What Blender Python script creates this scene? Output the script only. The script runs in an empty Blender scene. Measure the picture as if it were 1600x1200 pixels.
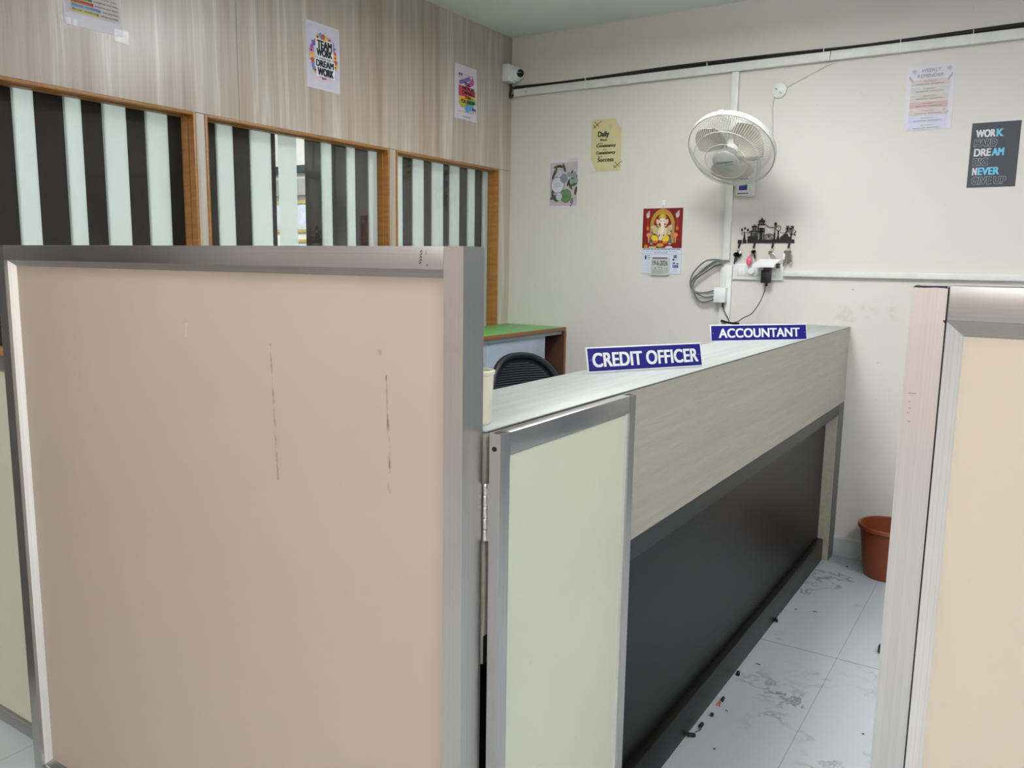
import bpy, bmesh, math, random
from mathutils import Matrix, Vector
random.seed(7)
S = bpy.context.scene
COL = S.collection
PI = math.pi

# ------------------------------------------------------------------ camera, world, lights, exposure
cam_d = bpy.data.cameras.new('camera')
cam_d.sensor_fit = 'HORIZONTAL'; cam_d.sensor_width = 36.0; cam_d.lens = 36.0 * 1269.0 / 1600.0
cam_d.clip_start = 0.02
cam = bpy.data.objects.new('camera', cam_d); COL.objects.link(cam)
_r = Vector((0.83883381, 0.54417085, 0.01535993)); _u = Vector((-0.09294283, 0.11535556, 0.98896649)); _f = Vector((-0.53639489, 0.83100612, -0.14734092))
cam.matrix_world = Matrix(((_r.x, _u.x, -_f.x, 0), (_r.y, _u.y, -_f.y, 0), (_r.z, _u.z, -_f.z, 1.38), (0, 0, 0, 1)))
S.camera = cam
S.view_settings.view_transform = 'Standard'; S.view_settings.look = 'None'
S.view_settings.exposure = -0.07; S.view_settings.gamma = 1.0; S.view_settings.use_curve_mapping = False
W = bpy.data.worlds.new('world'); S.world = W; W.use_nodes = True
W.node_tree.nodes['Background'].inputs[0].default_value = (.9, .95, 1, 1)
W.node_tree.nodes['Background'].inputs[1].default_value = 0.05


def lamp_and_fill(x, y, power, size=0.55, up=.75, col=(.975, .985, 1.0), z=2.50):
    """a lamp a little below the ceiling, plus an added upward fill light"""
    for k, (p, zz) in enumerate(((power, z), (power * up, z + .012))):
        if p <= 0: continue
        d = bpy.data.lights.new('lamp_and_fill', 'AREA'); d.energy = p; d.color = col
        d.shape = 'SQUARE'; d.size = size
        o = bpy.data.objects.new('lamp_and_fill', d); COL.objects.link(o); o.location = (x, y, zz)
        if k: o.rotation_euler = (PI, 0, 0)  # upward light added to brighten the ceiling


lamp_and_fill(-1.15, 2.70, 23, .5)
lamp_and_fill(1.0, 2.3, 23)
lamp_and_fill(-1.2, 0.1, 9)
lamp_and_fill(1.1, -0.3, 27)
lamp_and_fill(-1.0, -2.3, 32)  # lamp added behind the camera, raised to brighten the post-front reflections
lamp_and_fill(1.4, -2.4, 30)  # another lamp added out of view behind the camera
lamp_and_fill(-4.0, 2.9, 34, .8)
lamp_and_fill(-4.0, 0.9, 44, .8)


# ------------------------------------------------------------------ materials
def lin(c):
    return tuple((v / 12.92 if v <= .04045 else ((v + .055) / 1.055) ** 2.4) for v in (x / 255.0 for x in c))


class NT:
    def __init__(s, name):
        s.m = bpy.data.materials.new(name); s.m.use_nodes = True
        s.t = s.m.node_tree; s.b = s.t.nodes['Principled BSDF']

    def n(s, typ, **kw):
        x = s.t.nodes.new(typ)
        for k, v in kw.items():
            if k.startswith('i_'):
                x.inputs[int(k[2:]) if k[2:].isdigit() else k[2:]].default_value = v
            else: setattr(x, k, v)
        return x

    def l(s, a, b): s.t.links.new(a, b)

    def noise(s, scale, detail=3, rough=.5, vec=None, mapscale=None):
        if vec is None:
            tc = s.n('ShaderNodeTexCoord'); vec = tc.outputs['Object']
        if mapscale:
            mp = s.n('ShaderNodeMapping'); mp.inputs['Scale'].default_value = mapscale
            s.l(vec, mp.inputs[0]); vec = mp.outputs[0]
        nz = s.n('ShaderNodeTexNoise'); nz.inputs['Scale'].default_value = scale
        nz.inputs['Detail'].default_value = detail; nz.inputs['Roughness'].default_value = rough
        s.l(vec, nz.inputs['Vector']); return nz

    def ramp(s, fac, stops):
        r = s.n('ShaderNodeValToRGB'); e = r.color_ramp.elements
        while len(e) < len(stops): e.new(.5)
        for k, (p, c) in zip(e, stops):
            k.position = p; k.color = (*lin(c), 1)
        s.l(fac, r.inputs[0]); return r

    def math(s, op, a, b=None, c=None, clamp=False):
        x = s.n('ShaderNodeMath', operation=op); x.use_clamp = clamp
        for i, v in enumerate((a, b, c)):
            if v is None: continue
            if isinstance(v, (int, float)): x.inputs[i].default_value = v
            else: s.l(v, x.inputs[i])
        return x.outputs[0]

    def mix(s, fac, a, b):
        x = s.n('ShaderNodeMix', data_type='RGBA')
        if isinstance(fac, (int, float)): x.inputs[0].default_value = fac
        else: s.l(fac, x.inputs[0])
        for i, v in ((6, a), (7, b)):
            if isinstance(v, tuple): x.inputs[i].default_value = (*lin(v), 1)
            else: s.l(v, x.inputs[i])
        return x.outputs[2]

    def bump(s, h, strength=.1, dist=.002):
        b = s.n('ShaderNodeBump'); b.inputs['Strength'].default_value = strength; b.inputs['Distance'].default_value = dist
        s.l(h, b.inputs['Height']); s.l(b.outputs[0], s.b.inputs['Normal'])


MATS = {}


def mat(name, rgb, rough=.5, metal=0, vary=.05, vscale=18, spec=.5, trans=0, alpha=1, sheen=0):
    if name in MATS: return MATS[name]
    n = NT(name)
    nz = n.noise(vscale, 3)
    lo = tuple(max(0, c * (1 - vary)) for c in rgb); hi = tuple(min(255, c * (1 + vary)) for c in rgb)
    r = n.ramp(nz.outputs['Fac'], [(.3, lo), (.7, hi)])
    n.l(r.outputs[0], n.b.inputs['Base Color'])
    n.b.inputs['Roughness'].default_value = rough; n.b.inputs['Metallic'].default_value = metal
    n.b.inputs['Specular IOR Level'].default_value = spec
    n.b.inputs['Transmission Weight'].default_value = trans
    n.b.inputs['Alpha'].default_value = alpha
    MATS[name] = n.m
    return n.m


def mat_wall():
    n = NT('wall_paint')
    a = n.noise(1.1, 4, .55); b = n.noise(9, 5, .6); c = n.noise(3.0, 6, .7)
    r = n.ramp(a.outputs['Fac'], [(.3, (212, 208, 200)), (.7, (218, 215, 207))])
    st = n.ramp(c.outputs['Fac'], [(.30, (0, 0, 0)), (.36, (255, 255, 255))])
    col = n.mix(st.outputs[0], (205, 201, 191), r.outputs[0])
    sp = n.noise(30, 2, .6); spk = n.ramp(sp.outputs['Fac'], [(.775, (0, 0, 0)), (.80, (255, 255, 255))])
    col = n.mix(n.math('MULTIPLY', spk.outputs[0], .45), col, (120, 112, 100))
    n.l(col, n.b.inputs['Base Color']); n.b.inputs['Roughness'].default_value = .55
    n.bump(b.outputs['Fac'], .12, .004)
    return n.m


def mat_laminate_wall():
    n = NT('streaked_wood_laminate')
    tc = n.n('ShaderNodeTexCoord'); v = tc.outputs['Object']
    wob = n.noise(1.2, 2, .5, v)
    mp = n.n('ShaderNodeMapping'); mp.inputs['Scale'].default_value = (1, 1, .035); n.l(v, mp.inputs[0])
    ad = n.n('ShaderNodeVectorMath', operation='MULTIPLY_ADD'); n.l(wob.outputs['Color'], ad.inputs[0]); ad.inputs[1].default_value = (0, .03, 0); n.l(mp.outputs[0], ad.inputs[2])
    big = n.noise(19, 4, .62, ad.outputs[0])
    fine = n.noise(220, 2, .5, v, (1, 1, .03))
    r = n.ramp(big.outputs['Fac'], [(.32, (164, 149, 134)), (.46, (184, 171, 157)), (.56, (193, 183, 171)), (.62, (213, 206, 196)), (.68, (196, 187, 175))])
    col = n.mix(n.math('MULTIPLY', fine.outputs['Fac'], .35), r.outputs[0], (162, 146, 132))
    n.l(col, n.b.inputs['Base Color']); n.b.inputs['Roughness'].default_value = .3
    return n.m


def mat_oak(name, lo, hi, rough=.4):
    n = NT(name)
    tc = n.n('ShaderNodeTexCoord'); v = tc.outputs['Object']
    wob = n.noise(2.0, 3, .5, v)
    mp = n.n('ShaderNodeMapping'); mp.inputs['Scale'].default_value = (14, .35, 14); n.l(v, mp.inputs[0])
    ad = n.n('ShaderNodeVectorMath', operation='MULTIPLY_ADD'); n.l(wob.outputs['Color'], ad.inputs[0]); ad.inputs[1].default_value = (.2, 0, .35); n.l(mp.outputs[0], ad.inputs[2])
    g = n.noise(3.2, 5, .65, ad.outputs[0])
    f = n.noise(30, 3, .6, v, (6, .35, 6))
    s = n.math('ADD', n.math('MULTIPLY', g.outputs['Fac'], .6), n.math('MULTIPLY', f.outputs['Fac'], .4))
    r = n.ramp(s, [(.38, lo), (.62, hi)])
    n.l(r.outputs[0], n.b.inputs['Base Color']); n.b.inputs['Roughness'].default_value = rough
    return n.m


def mat_floor():
    n = NT('polished_marble_tile')
    tc = n.n('ShaderNodeTexCoord'); v = tc.outputs['Object']
    w = n.noise(1.6, 4, .6, v)
    ad = n.n('ShaderNodeVectorMath', operation='MULTIPLY_ADD'); n.l(w.outputs['Color'], ad.inputs[0]); ad.inputs[1].default_value = (.45, .3, 0); n.l(v, ad.inputs[2])
    k = n.noise(2.1, 6, .62, ad.outputs[0])
    vein = n.math('ABSOLUTE', n.math('SUBTRACT', k.outputs['Fac'], .5))
    vm = n.ramp(vein, [(0, (255, 255, 255)), (.02, (0, 0, 0))])
    gate = n.noise(2.2, 3, .6, v)
    gm = n.ramp(gate.outputs['Fac'], [(.48, (0, 0, 0)), (.62, (255, 255, 255))])
    col = n.mix(n.math('MULTIPLY', n.math('MULTIPLY', vm.outputs[0], gm.outputs[0]), .75), (192, 200, 205), (118, 116, 104))
    sx = n.n('ShaderNodeSeparateXYZ'); n.l(v, sx.inputs[0])

    def line(sock, off, per, half):
        f = n.math('FRACT', n.math('DIVIDE', n.math('ADD', n.math('SUBTRACT', sock, off), per * 20.5), per))
        return n.math('LESS_THAN', n.math('ABSOLUTE', n.math('SUBTRACT', f, .5)), half / per)
    gx = line(sx.outputs[0], -.492, .6, .0012); gy = line(sx.outputs[1], 2.93, 1.2, .0014)
    grout = n.math('MAXIMUM', n.math('MULTIPLY', gx, .5), gy)
    n.l(n.mix(grout, col, (112, 114, 112)), n.b.inputs['Base Color'])
    n.b.inputs['Roughness'].default_value = .13
    return n.m


def mat_metal(name, rgb, rough=.36, axis=2, metal=.9, streak=.022):
    n = NT(name)
    sc = [420, 420, 420]; sc[axis] = .6
    g = n.noise(1.0, 4, .6, None, tuple(sc))
    g2 = n.noise(5, 4, .6)
    lo = tuple(c * (1 - streak) for c in rgb); hi = tuple(min(255, c * (1 + streak)) for c in rgb)
    s = n.math('ADD', n.math('MULTIPLY', g.outputs['Fac'], .7), n.math('MULTIPLY', g2.outputs['Fac'], .3))
    r = n.ramp(s, [(.35, lo), (.65, hi)])
    n.l(r.outputs[0], n.b.inputs['Base Color'])
    n.b.inputs['Metallic'].default_value = metal
    rr = n.n('ShaderNodeMapRange'); rr.inputs[3].default_value = rough - .06; rr.inputs[4].default_value = rough + .08
    n.l(g2.outputs['Fac'], rr.inputs[0]); n.l(rr.outputs[0], n.b.inputs['Roughness'])
    return n.m


def mat_board(name, rgb, marks=(), rough=.5):
    """laminate board; marks = (x, z_top, z_bottom, half width, strength, slope) rubbed into it"""
    n = NT(name)
    tc = n.n('ShaderNodeTexCoord'); v = tc.outputs['Object']
    a = n.noise(2.0, 3, .5, v)
    lo = tuple(c * .985 for c in rgb); hi = tuple(min(255, c * 1.012) for c in rgb)
    col = n.ramp(a.outputs['Fac'], [(.3, lo), (.7, hi)]).outputs[0]
    sp = n.noise(38, 3, .7, v)
    spk = n.ramp(sp.outputs['Fac'], [(.70, (0, 0, 0)), (.78, (255, 255, 255))])
    col = n.mix(n.math('MULTIPLY', spk.outputs[0], .10), col, (110, 90, 75))
    sx = n.n('ShaderNodeSeparateXYZ'); n.l(v, sx.inputs[0])
    br = n.noise(60, 3, .7, v, (1, 1, .5))
    for (x, z0, z1, hw, st, sl, c) in marks:
        cx = n.math('MULTIPLY_ADD', n.math('SUBTRACT', sx.outputs[2], z0), sl, x)
        dx = n.math('ABSOLUTE', n.math('SUBTRACT', sx.outputs[0], cx))
        m = n.math('SUBTRACT', 1.0, n.math('DIVIDE', dx, hw), clamp=True)
        up = n.math('LESS_THAN', sx.outputs[2], z0); dn = n.math('GREATER_THAN', sx.outputs[2], z1)
        brk = n.ramp(br.outputs['Fac'], [(.38, (40, 40, 40)), (.6, (255, 255, 255))])
        f = n.math('MULTIPLY', n.math('MULTIPLY', n.math('MULTIPLY', m, up), n.math('MULTIPLY', dn, brk.outputs[0])), st)
        col = n.mix(f, col, c)
    n.l(col, n.b.inputs['Base Color']); n.b.inputs['Roughness'].default_value = rough
    return n.m


def mat_blind(name, rgb, tr):
    n = NT(name)
    w = n.n('ShaderNodeTexWave', wave_type='BANDS', bands_direction='Z'); w.inputs['Scale'].default_value = 90; w.inputs['Distortion'].default_value = .4
    tc = n.n('ShaderNodeTexCoord'); n.l(tc.outputs['Object'], w.inputs['Vector'])
    r = n.ramp(w.outputs['Fac'], [(0, tuple(c * .97 for c in rgb)), (1, rgb)])
    n.l(r.outputs[0], n.b.inputs['Base Color']); n.b.inputs['Roughness'].default_value = .8
    if tr:
        t = n.n('ShaderNodeBsdfTranslucent'); n.l(r.outputs[0], t.inputs[0])
        mx = n.n('ShaderNodeMixShader'); mx.inputs[0].default_value = tr
        n.l(n.b.outputs[0], mx.inputs[1]); n.l(t.outputs[0], mx.inputs[2])
        n.l(mx.outputs[0], n.t.nodes['Material Output'].inputs[0])
    return n.m


def mat_glass(name='window_glass'):
    n = NT(name)
    g = n.n('ShaderNodeBsdfGlossy'); g.inputs['Roughness'].default_value = .02
    t = n.n('ShaderNodeBsdfTransparent'); t.inputs[0].default_value = (.95, .97, .97, 1)
    fr = n.n('ShaderNodeFresnel'); fr.inputs[0].default_value = 1.45
    mx = n.n('ShaderNodeMixShader'); n.l(n.math('MULTIPLY', fr.outputs[0], .16), mx.inputs[0]); n.l(t.outputs[0], mx.inputs[1]); n.l(g.outputs[0], mx.inputs[2])
    n.l(mx.outputs[0], n.t.nodes['Material Output'].inputs[0])
    return n.m


def mat_clear_film():
    n = NT('clear_tape')
    g = n.n('ShaderNodeBsdfGlossy'); g.inputs['Roughness'].default_value = .12
    t = n.n('ShaderNodeBsdfTransparent'); t.inputs[0].default_value = (.97, .97, .98, 1)
    mx = n.n('ShaderNodeMixShader'); mx.inputs[0].default_value = .025
    n.l(t.outputs[0], mx.inputs[1]); n.l(g.outputs[0], mx.inputs[2])
    n.l(mx.outputs[0], n.t.nodes['Material Output'].inputs[0])
    nz = n.noise(60, 3, .6); b = n.n('ShaderNodeBump'); b.inputs['Strength'].default_value = .8; b.inputs['Distance'].default_value = .003
    n.l(nz.outputs['Fac'], b.inputs['Height']); n.l(b.outputs[0], g.inputs['Normal'])
    return n.m


M = dict(
    wall=mat_wall(), lam=mat_laminate_wall(), floor=mat_floor(), glass=mat_glass(), film=mat_clear_film(),
    ceil=mat('ceiling_paint', (226, 229, 224), .7, vary=.02, vscale=2),
    dark=mat('dark_gap', (28, 26, 24), .8), wood=mat_oak('orange_brown_wood', (150, 100, 48), (178, 124, 64), .42),
    oak=mat_oak('pale_oak_laminate', (170, 162, 147), (184, 177, 163), .42),
    oaktop=mat_oak('whitish_oak_laminate', (162, 167, 165), (176, 181, 178), .45),
    char=mat_oak('charcoal_laminate', (25, 24, 24), (35, 33, 32), .36),
    grey=mat('dark_grey_edge', (96, 97, 96), .45, vary=.03),
    alu=mat_metal('brushed_aluminium', (200, 197, 196), .34, 2, .92), aluh=mat_metal('brushed_aluminium_rail', (180, 178, 178), .34, 0, .92),
    bead=mat_metal('satin_aluminium_bead_lit', (232, 229, 226), .42, 2, .6, .05),  # vertical beads: catch of light put into the paler colour
    beadh=mat_metal('satin_aluminium_bead_shaded', (176, 172, 168), .42, 0, .85, .05),  # same bead along the rails, shade put into the darker colour
    steel=mat_metal('hinge_steel', (215, 212, 208), .28, 2, 1, .05),
    slatw=mat_blind('white_blind_fabric', (236, 240, 238), .5), slatd=mat_blind('dark_brown_blind_fabric', (56, 47, 44), 0),
    pvc=mat('white_pvc', (222, 223, 219), .4, vary=.02), pvcw=mat('bright_white_plastic', (232, 234, 236), .35, vary=.01),
    black=mat('black_plastic', (24, 24, 25), .45), blackm=mat('black_powder_coat', (22, 22, 24), .5),
    cable=mat('black_cable', (20, 20, 21), .55), gcable=mat('grey_cable', (104, 112, 110), .5, vary=.05),
    wcable=mat('white_cable', (208, 206, 198), .5),
    green=mat('green_desk_laminate', (98, 172, 88), .35, vary=.02), edge=mat('brown_edge_band', (132, 84, 44), .45),
    inbrown=mat('dark_brown_board', (84, 56, 42), .5), pblue=mat('pale_blue_steel', (154, 168, 184), .45, vary=.02),
    cream=mat('cream_plastic', (232, 224, 200), .4, vary=.02), terra=mat('terracotta_plastic', (132, 64, 35), .42, vary=.04),
    navy=mat('navy_blue_acrylic', (34, 32, 128), .3, vary=.02, vscale=4), white=mat('white_acrylic', (238, 238, 240), .35, vary=.01),
    keym=mat_metal('key_metal', (134, 128, 116), .35, 2, .85, .15), pink=mat('pink_tag', (226, 110, 138), .4), redp=mat('red_plastic', (120, 44, 32), .4),
    mesh=mat('dark_chair_mesh', (54, 60, 74), .5), rim=mat('dark_chair_frame', (24, 27, 36), .4),
    fanw=mat('white_fan_plastic', (222, 222, 216), .35, vary=.02), rimw=mat('grey_rim_wire', (168, 168, 162), .35, vary=.02), wire=mat('grille_wire', (206, 204, 196), .35, vary=.02),
    blade=mat('dusty_fan_blade', (190, 185, 170), .45, vary=.06), cap=mat('grey_fan_cap', (186, 188, 178), .45, vary=.02),
    copper=mat('bare_copper_wire', (190, 96, 48), .4), gwire=mat('green_wire', (40, 110, 80), .4),
    gold=mat('gold_frame', (176, 150, 84), .4), smoke=mat('smoked_lens', (14, 16, 24), .12),
)

M['char'].node_tree.nodes['Principled BSDF'].inputs['Specular IOR Level'].default_value = .22


def ink(rgb, rough=.6): return mat('ink_%d_%d_%d' % rgb, rgb, rough, vary=.02)


# ------------------------------------------------------------------ mesh builder
class MB:
    def __init__(s): s.v = []; s.f = []; s.mi = []; s.mats = []; s.lay = 0.0

    def slot(s, m):
        if m not in s.mats: s.mats.append(m)
        return s.mats.index(m)

    def add(s, vs, fs, m):
        o = len(s.v); k = s.slot(m)
        s.v += [tuple(v) for v in vs]; s.f += [tuple(i + o for i in f) for f in fs]; s.mi += [k] * len(fs)
        return s

    def box(s, x0, x1, y0, y1, z0, z1, m, bev=0):
        if bev:
            bm = bmesh.new(); bmesh.ops.create_cube(bm, size=1)
            for v in bm.verts: v.co = Vector(((x0 + x1) / 2 + v.co.x * (x1 - x0), (y0 + y1) / 2 + v.co.y * (y1 - y0), (z0 + z1) / 2 + v.co.z * (z1 - z0)))
            bmesh.ops.bevel(bm, geom=bm.edges[:], offset=bev, segments=2, profile=.5, affect='EDGES')
            bm.verts.index_update()
            s.add([v.co[:] for v in bm.verts], [[v.index for v in f.verts] for f in bm.faces], m); bm.free()
            return s
        v = [(x, y, z) for x in (x0, x1) for y in (y0, y1) for z in (z0, z1)]
        return s.add(v, [(0, 1, 3, 2), (4, 6, 7, 5), (0, 4, 5, 1), (2, 3, 7, 6), (0, 2, 6, 4), (1, 5, 7, 3)], m)

    def hollow(s, x0, x1, y0, y1, z0, z1, m, t=.0016):      # open-topped square tube
        o = [(x0, y0), (x1, y0), (x1, y1), (x0, y1)]; i = [(x0 + t, y0 + t), (x1 - t, y0 + t), (x1 - t, y1 - t), (x0 + t, y1 - t)]
        v = [(*p, z0) for p in o] + [(*p, z1) for p in o] + [(*p, z1) for p in i] + [(*p, max(z0, z1 - .25)) for p in i]
        f = []
        for k in range(4):
            n = (k + 1) % 4
            f += [(k, n, n + 4, k + 4), (k + 4, n + 4, n + 8, k + 8), (k + 8, n + 8, n + 12, k + 12)]
        f += [(3, 2, 1, 0), (12, 13, 14, 15)]
        return s.add(v, f, m)

    def poly(s, pts, y, m):                                  # every printed patch lies a hair in front of the one before
        s.lay += 1.2e-5
        return s.add([(p[0], y - s.lay, p[1]) for p in pts], [tuple(range(len(pts)))], m)

    def prism(s, pts, y0, y1, m):                            # outline in x,z (ccw seen from -y), y0 < y1
        n = len(pts)
        v = [(p[0], y0, p[1]) for p in pts] + [(p[0], y1, p[1]) for p in pts]
        f = [tuple(range(n)), tuple(range(2 * n - 1, n - 1, -1))] + [(k, k + n, (k + 1) % n + n, (k + 1) % n) for k in range(n)]
        return s.add(v, f, m)

    def ell(s, cx, cz, rx, rz, y, m, n=28, a0=0, a1=2 * PI, rot=0):
        full = abs(a1 - a0 - 2 * PI) < 1e-6
        pts = []
        for k in range(n + (0 if full else 1)):
            a = a0 + (a1 - a0) * k / n; px, pz = rx * math.cos(a), rz * math.sin(a)
            pts.append((cx + px * math.cos(rot) - pz * math.sin(rot), cz + px * math.sin(rot) + pz * math.cos(rot)))
        return s.poly(pts, y, m)

    def rect(s, x0, x1, z0, z1, y, m): return s.poly([(x0, z0), (x1, z0), (x1, z1), (x0, z1)], y, m)

    def line(s, pts, w, y, m):
        for a, b in zip(pts, pts[1:]):
            d = Vector((b[0] - a[0], b[1] - a[1]))
            if d.length < 1e-6: continue
            d.normalize(); nx, nz = -d.y * w / 2, d.x * w / 2
            s.poly([(a[0] - nx, a[1] - nz), (b[0] - nx, b[1] - nz), (b[0] + nx, b[1] + nz), (a[0] + nx, a[1] + nz)], y, m)
        return s

    def tube(s, path, r, m, sides=8, cap=True, closed=False):
        P = [Vector(p) for p in path]; n = len(P); rings = []
        T = []
        for i in range(n):
            a = P[(i - 1) % n] if (closed or i > 0) else P[i]; b = P[(i + 1) % n] if (closed or i < n - 1) else P[i]
            T.append((b - a).normalized())
        N = T[0].orthogonal().normalized()
        vs = []
        for i in range(n):
            N = (N - T[i] * N.dot(T[i])).normalized(); Bv = T[i].cross(N)
            rr = r[i] if isinstance(r, (list, tuple)) else r
            for k in range(sides):
                a = 2 * PI * k / sides
                vs.append(P[i] + (N * math.cos(a) + Bv * math.sin(a)) * rr)
        fs = []
        for i in range(n if closed else n - 1):
            j = (i + 1) % n
            for k in range(sides):
                l = (k + 1) % sides
                fs.append((i * sides + k, i * sides + l, j * sides + l, j * sides + k))
        if cap and not closed:
            fs.append(tuple(range(sides - 1, -1, -1))); fs.append(tuple((n - 1) * sides + k for k in range(sides)))
        return s.add(vs, fs, m)

    def lathe(s, prof, m, n=32, c=(0, 0, 0)):                # profile of (r, z), revolved about z
        vs = []; fs = []
        for r, z in prof:
            for k in range(n):
                a = 2 * PI * k / n; vs.append((c[0] + r * math.cos(a), c[1] + r * math.sin(a), c[2] + z))
        for i in range(len(prof) - 1):
            for k in range(n):
                l = (k + 1) % n
                fs.append((i * n + k, i * n + l, (i + 1) * n + l, (i + 1) * n + k))
        return s.add(vs, fs, m)

    def text(s, t, x0, x1, z0, z1, y, m, bold=0.0, shear=0):
        """lettering fitted into the box x0..x1, z0..z1, facing -y"""
        cu = bpy.data.curves.new('t', 'FONT'); cu.body = t; cu.size = 1; cu.shear = shear; cu.resolution_u = 6
        o = bpy.data.objects.new('t', cu); COL.objects.link(o)
        dg = bpy.context.evaluated_depsgraph_get(); me = bpy.data.meshes.new_from_object(o.evaluated_get(dg))
        vs = [v.co.copy() for v in me.vertices]; fs = [tuple(p.vertices) for p in me.polygons]
        bpy.data.objects.remove(o); bpy.data.curves.remove(cu); bpy.data.meshes.remove(me)
        if not vs: return s
        ax0 = min(v.x for v in vs); ax1 = max(v.x for v in vs); az0 = min(v.y for v in vs); az1 = max(v.y for v in vs)
        bx = bold * (z1 - z0) * .9; ks = (x1 - x0 - 2 * bx) / (ax1 - ax0); kz = (z1 - z0 - bx) / (az1 - az0)
        for dx, dz in (((0, .5),) if not bold else ((-1, 0), (1, 0), (-1, 1), (1, 1), (0, 1), (0, 0), (-.5, .5), (.5, .5))):
            s.lay += 1.2e-5
            s.add([(x0 + bx + dx * bx + (v.x - ax0) * ks, y - s.lay, z0 + dz * bx + (v.y - az0) * kz) for v in vs], fs, m)
        return s

    def xf(s, mtx, start=0):
        for i in range(start, len(s.v)): s.v[i] = tuple(mtx @ Vector(s.v[i]))
        return s

    def build(s, name, parent=None, smooth=True, angle=32, loc=None):
        me = bpy.data.meshes.new(name); me.from_pydata(s.v, [], s.f)
        for m in s.mats: me.materials.append(m)
        me.polygons.foreach_set('material_index', s.mi)
        if smooth:
            me.polygons.foreach_set('use_smooth', [True] * len(s.f))
            me.set_sharp_from_angle(angle=math.radians(angle))
        me.update()
        o = bpy.data.objects.new(name, me); COL.objects.link(o)
        if parent: o.parent = parent
        if loc: o.location = loc
        return o


def thing(name, label, cat, loc=(0, 0, 0), rz=0, group=None):
    o = bpy.data.objects.new(name, None); COL.objects.link(o); o.empty_display_size = .05
    o.location = loc; o.rotation_euler = (0, 0, rz)
    return tag(o, label, cat, group)


def tag(o, label, cat, group=None):
    o['label'] = label; o['category'] = cat
    if group: o['group'] = group
    return o


def struct(o, label=None):
    o['kind'] = 'structure'
    if label: o['label'] = label
    return o


def smoothpath(pts, n=6):
    P = [Vector(p) for p in pts]; out = []
    for i in range(len(P) - 1):
        p0 = P[max(i - 1, 0)]; p1 = P[i]; p2 = P[i + 1]; p3 = P[min(i + 2, len(P) - 1)]
        for k in range(n):
            t = k / n
            out.append(.5 * ((2 * p1) + (p2 - p0) * t + (2 * p0 - 5 * p1 + 4 * p2 - p3) * t * t + (3 * p1 - p0 - 3 * p2 + p3) * t ** 3))
    return out + [P[-1]]


XL, YB, ZC = -2.645, 4.046, 2.637
LW = PI / 2                                                  # things on the left wall: local -y looks to +X

# ------------------------------------------------------------------ the setting
struct(MB().box(-5.6, 3.6, -3.2, 6.0, -.08, 0, M['floor']).build('floor', smooth=False), 'white polished marble-look floor tiles with grey veins')
struct(MB().box(-5.6, 3.6, -3.2, 6.0, ZC, ZC + .08, M['ceil']).build('ceiling', smooth=False), 'plain pale grey painted ceiling')
struct(MB().box(-5.6, 3.6, YB, YB + .12, 0, ZC, M['wall']).build('wall_back', smooth=False), 'cream painted back wall')
struct(MB().box(.25, 1.75, YB - .02, YB + .01, 0, 2.05, mat('dark_blue_reflection', (58, 70, 84), .3)).build('reflection_panel_2', smooth=False), 'unseen dark panel added on the back wall for the aluminium reflections')  # unseen panel added so gate and post sides reflect dark blue
struct(MB().box(3.5, 3.6, -3.2, YB, 0, ZC, mat('blue_grey_reflection_tint', (128, 140, 154), .6)).build('wall_right', smooth=False))  # unseen wall, its blue-grey put in for cool aluminium reflections
struct(MB().box(-5.6, 3.6, -3.2, -3.1, 0, ZC, mat('warm_cream_reflection_tint', (226, 208, 194), .6)).build('wall_front', smooth=False))  # unseen wall, its warm tint put in for the post-front reflections
struct(MB().box(-5.6, -5.5, -3.2, YB, 0, ZC, M['wall']).build('wall_far_room', smooth=False))
b = MB().box(XL + .001, 1.9, YB - .009, YB, 0, .088, mat('skirting_tile', (206, 212, 214), .2, vary=.03)).box(XL, 1.9, YB - .011, YB, .088, .098, M['pvc'])
struct(b.build('baseboard_back', smooth=False), 'white tile skirting along the back wall')

# left wall: laminate sheets with thin open joints over a dark backing
wl = MB()
SF = XL                                                      # face
wins = [(.930, 1.943), (1.982, 2.997), (3.044, 3.925)]
ZH = 1.905
G = .0011


def sheet(y0, y1, z0, z1): wl.box(XL - .012, XL, y0 + G, y1 - G, z0 + G, z1 - G, M['lam'])


sheet(-3.1, .92, ZH, ZC); sheet(.92, 2.139, ZH, ZC); sheet(2.139, 3.2545, ZH, ZC); sheet(3.2545, YB, ZH, ZC)
sheet(-3.1, -.06, 0, ZH); sheet(.88, .93, 0, ZH); sheet(1.943, 1.982, 0, ZH); sheet(2.997, 3.044, 0, ZH); sheet(3.925, YB, 0, ZH)
for a, c in wins: sheet(a, c, 0, .95)
bk = M['dark']
wl.box(XL - .065, XL - .012, -3.1, YB, ZH, ZC, bk).box(XL - .065, XL - .012, -3.1, .93, 0, ZH, bk)
for a, c in ((1.943, 1.982), (2.997, 3.044), (3.925, YB)): wl.box(XL - .065, XL - .012, a, c, 0, ZH, bk)
for a, c in wins: wl.box(XL - .065, XL - .012, a, c, 0, .95, bk)
struct(MB().box(XL - .02, XL + .004, -.06, .88, .0, 2.0, M['char'], .002).build('reflection_panel_1'), 'unseen charcoal panel added beside the camera for the rail reflection')  # unseen panel added so the left end of the rail reflects dark
struct(wl.build('wall_left', smooth=False), 'partition wall of streaked grey-beige wood laminate')

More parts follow.
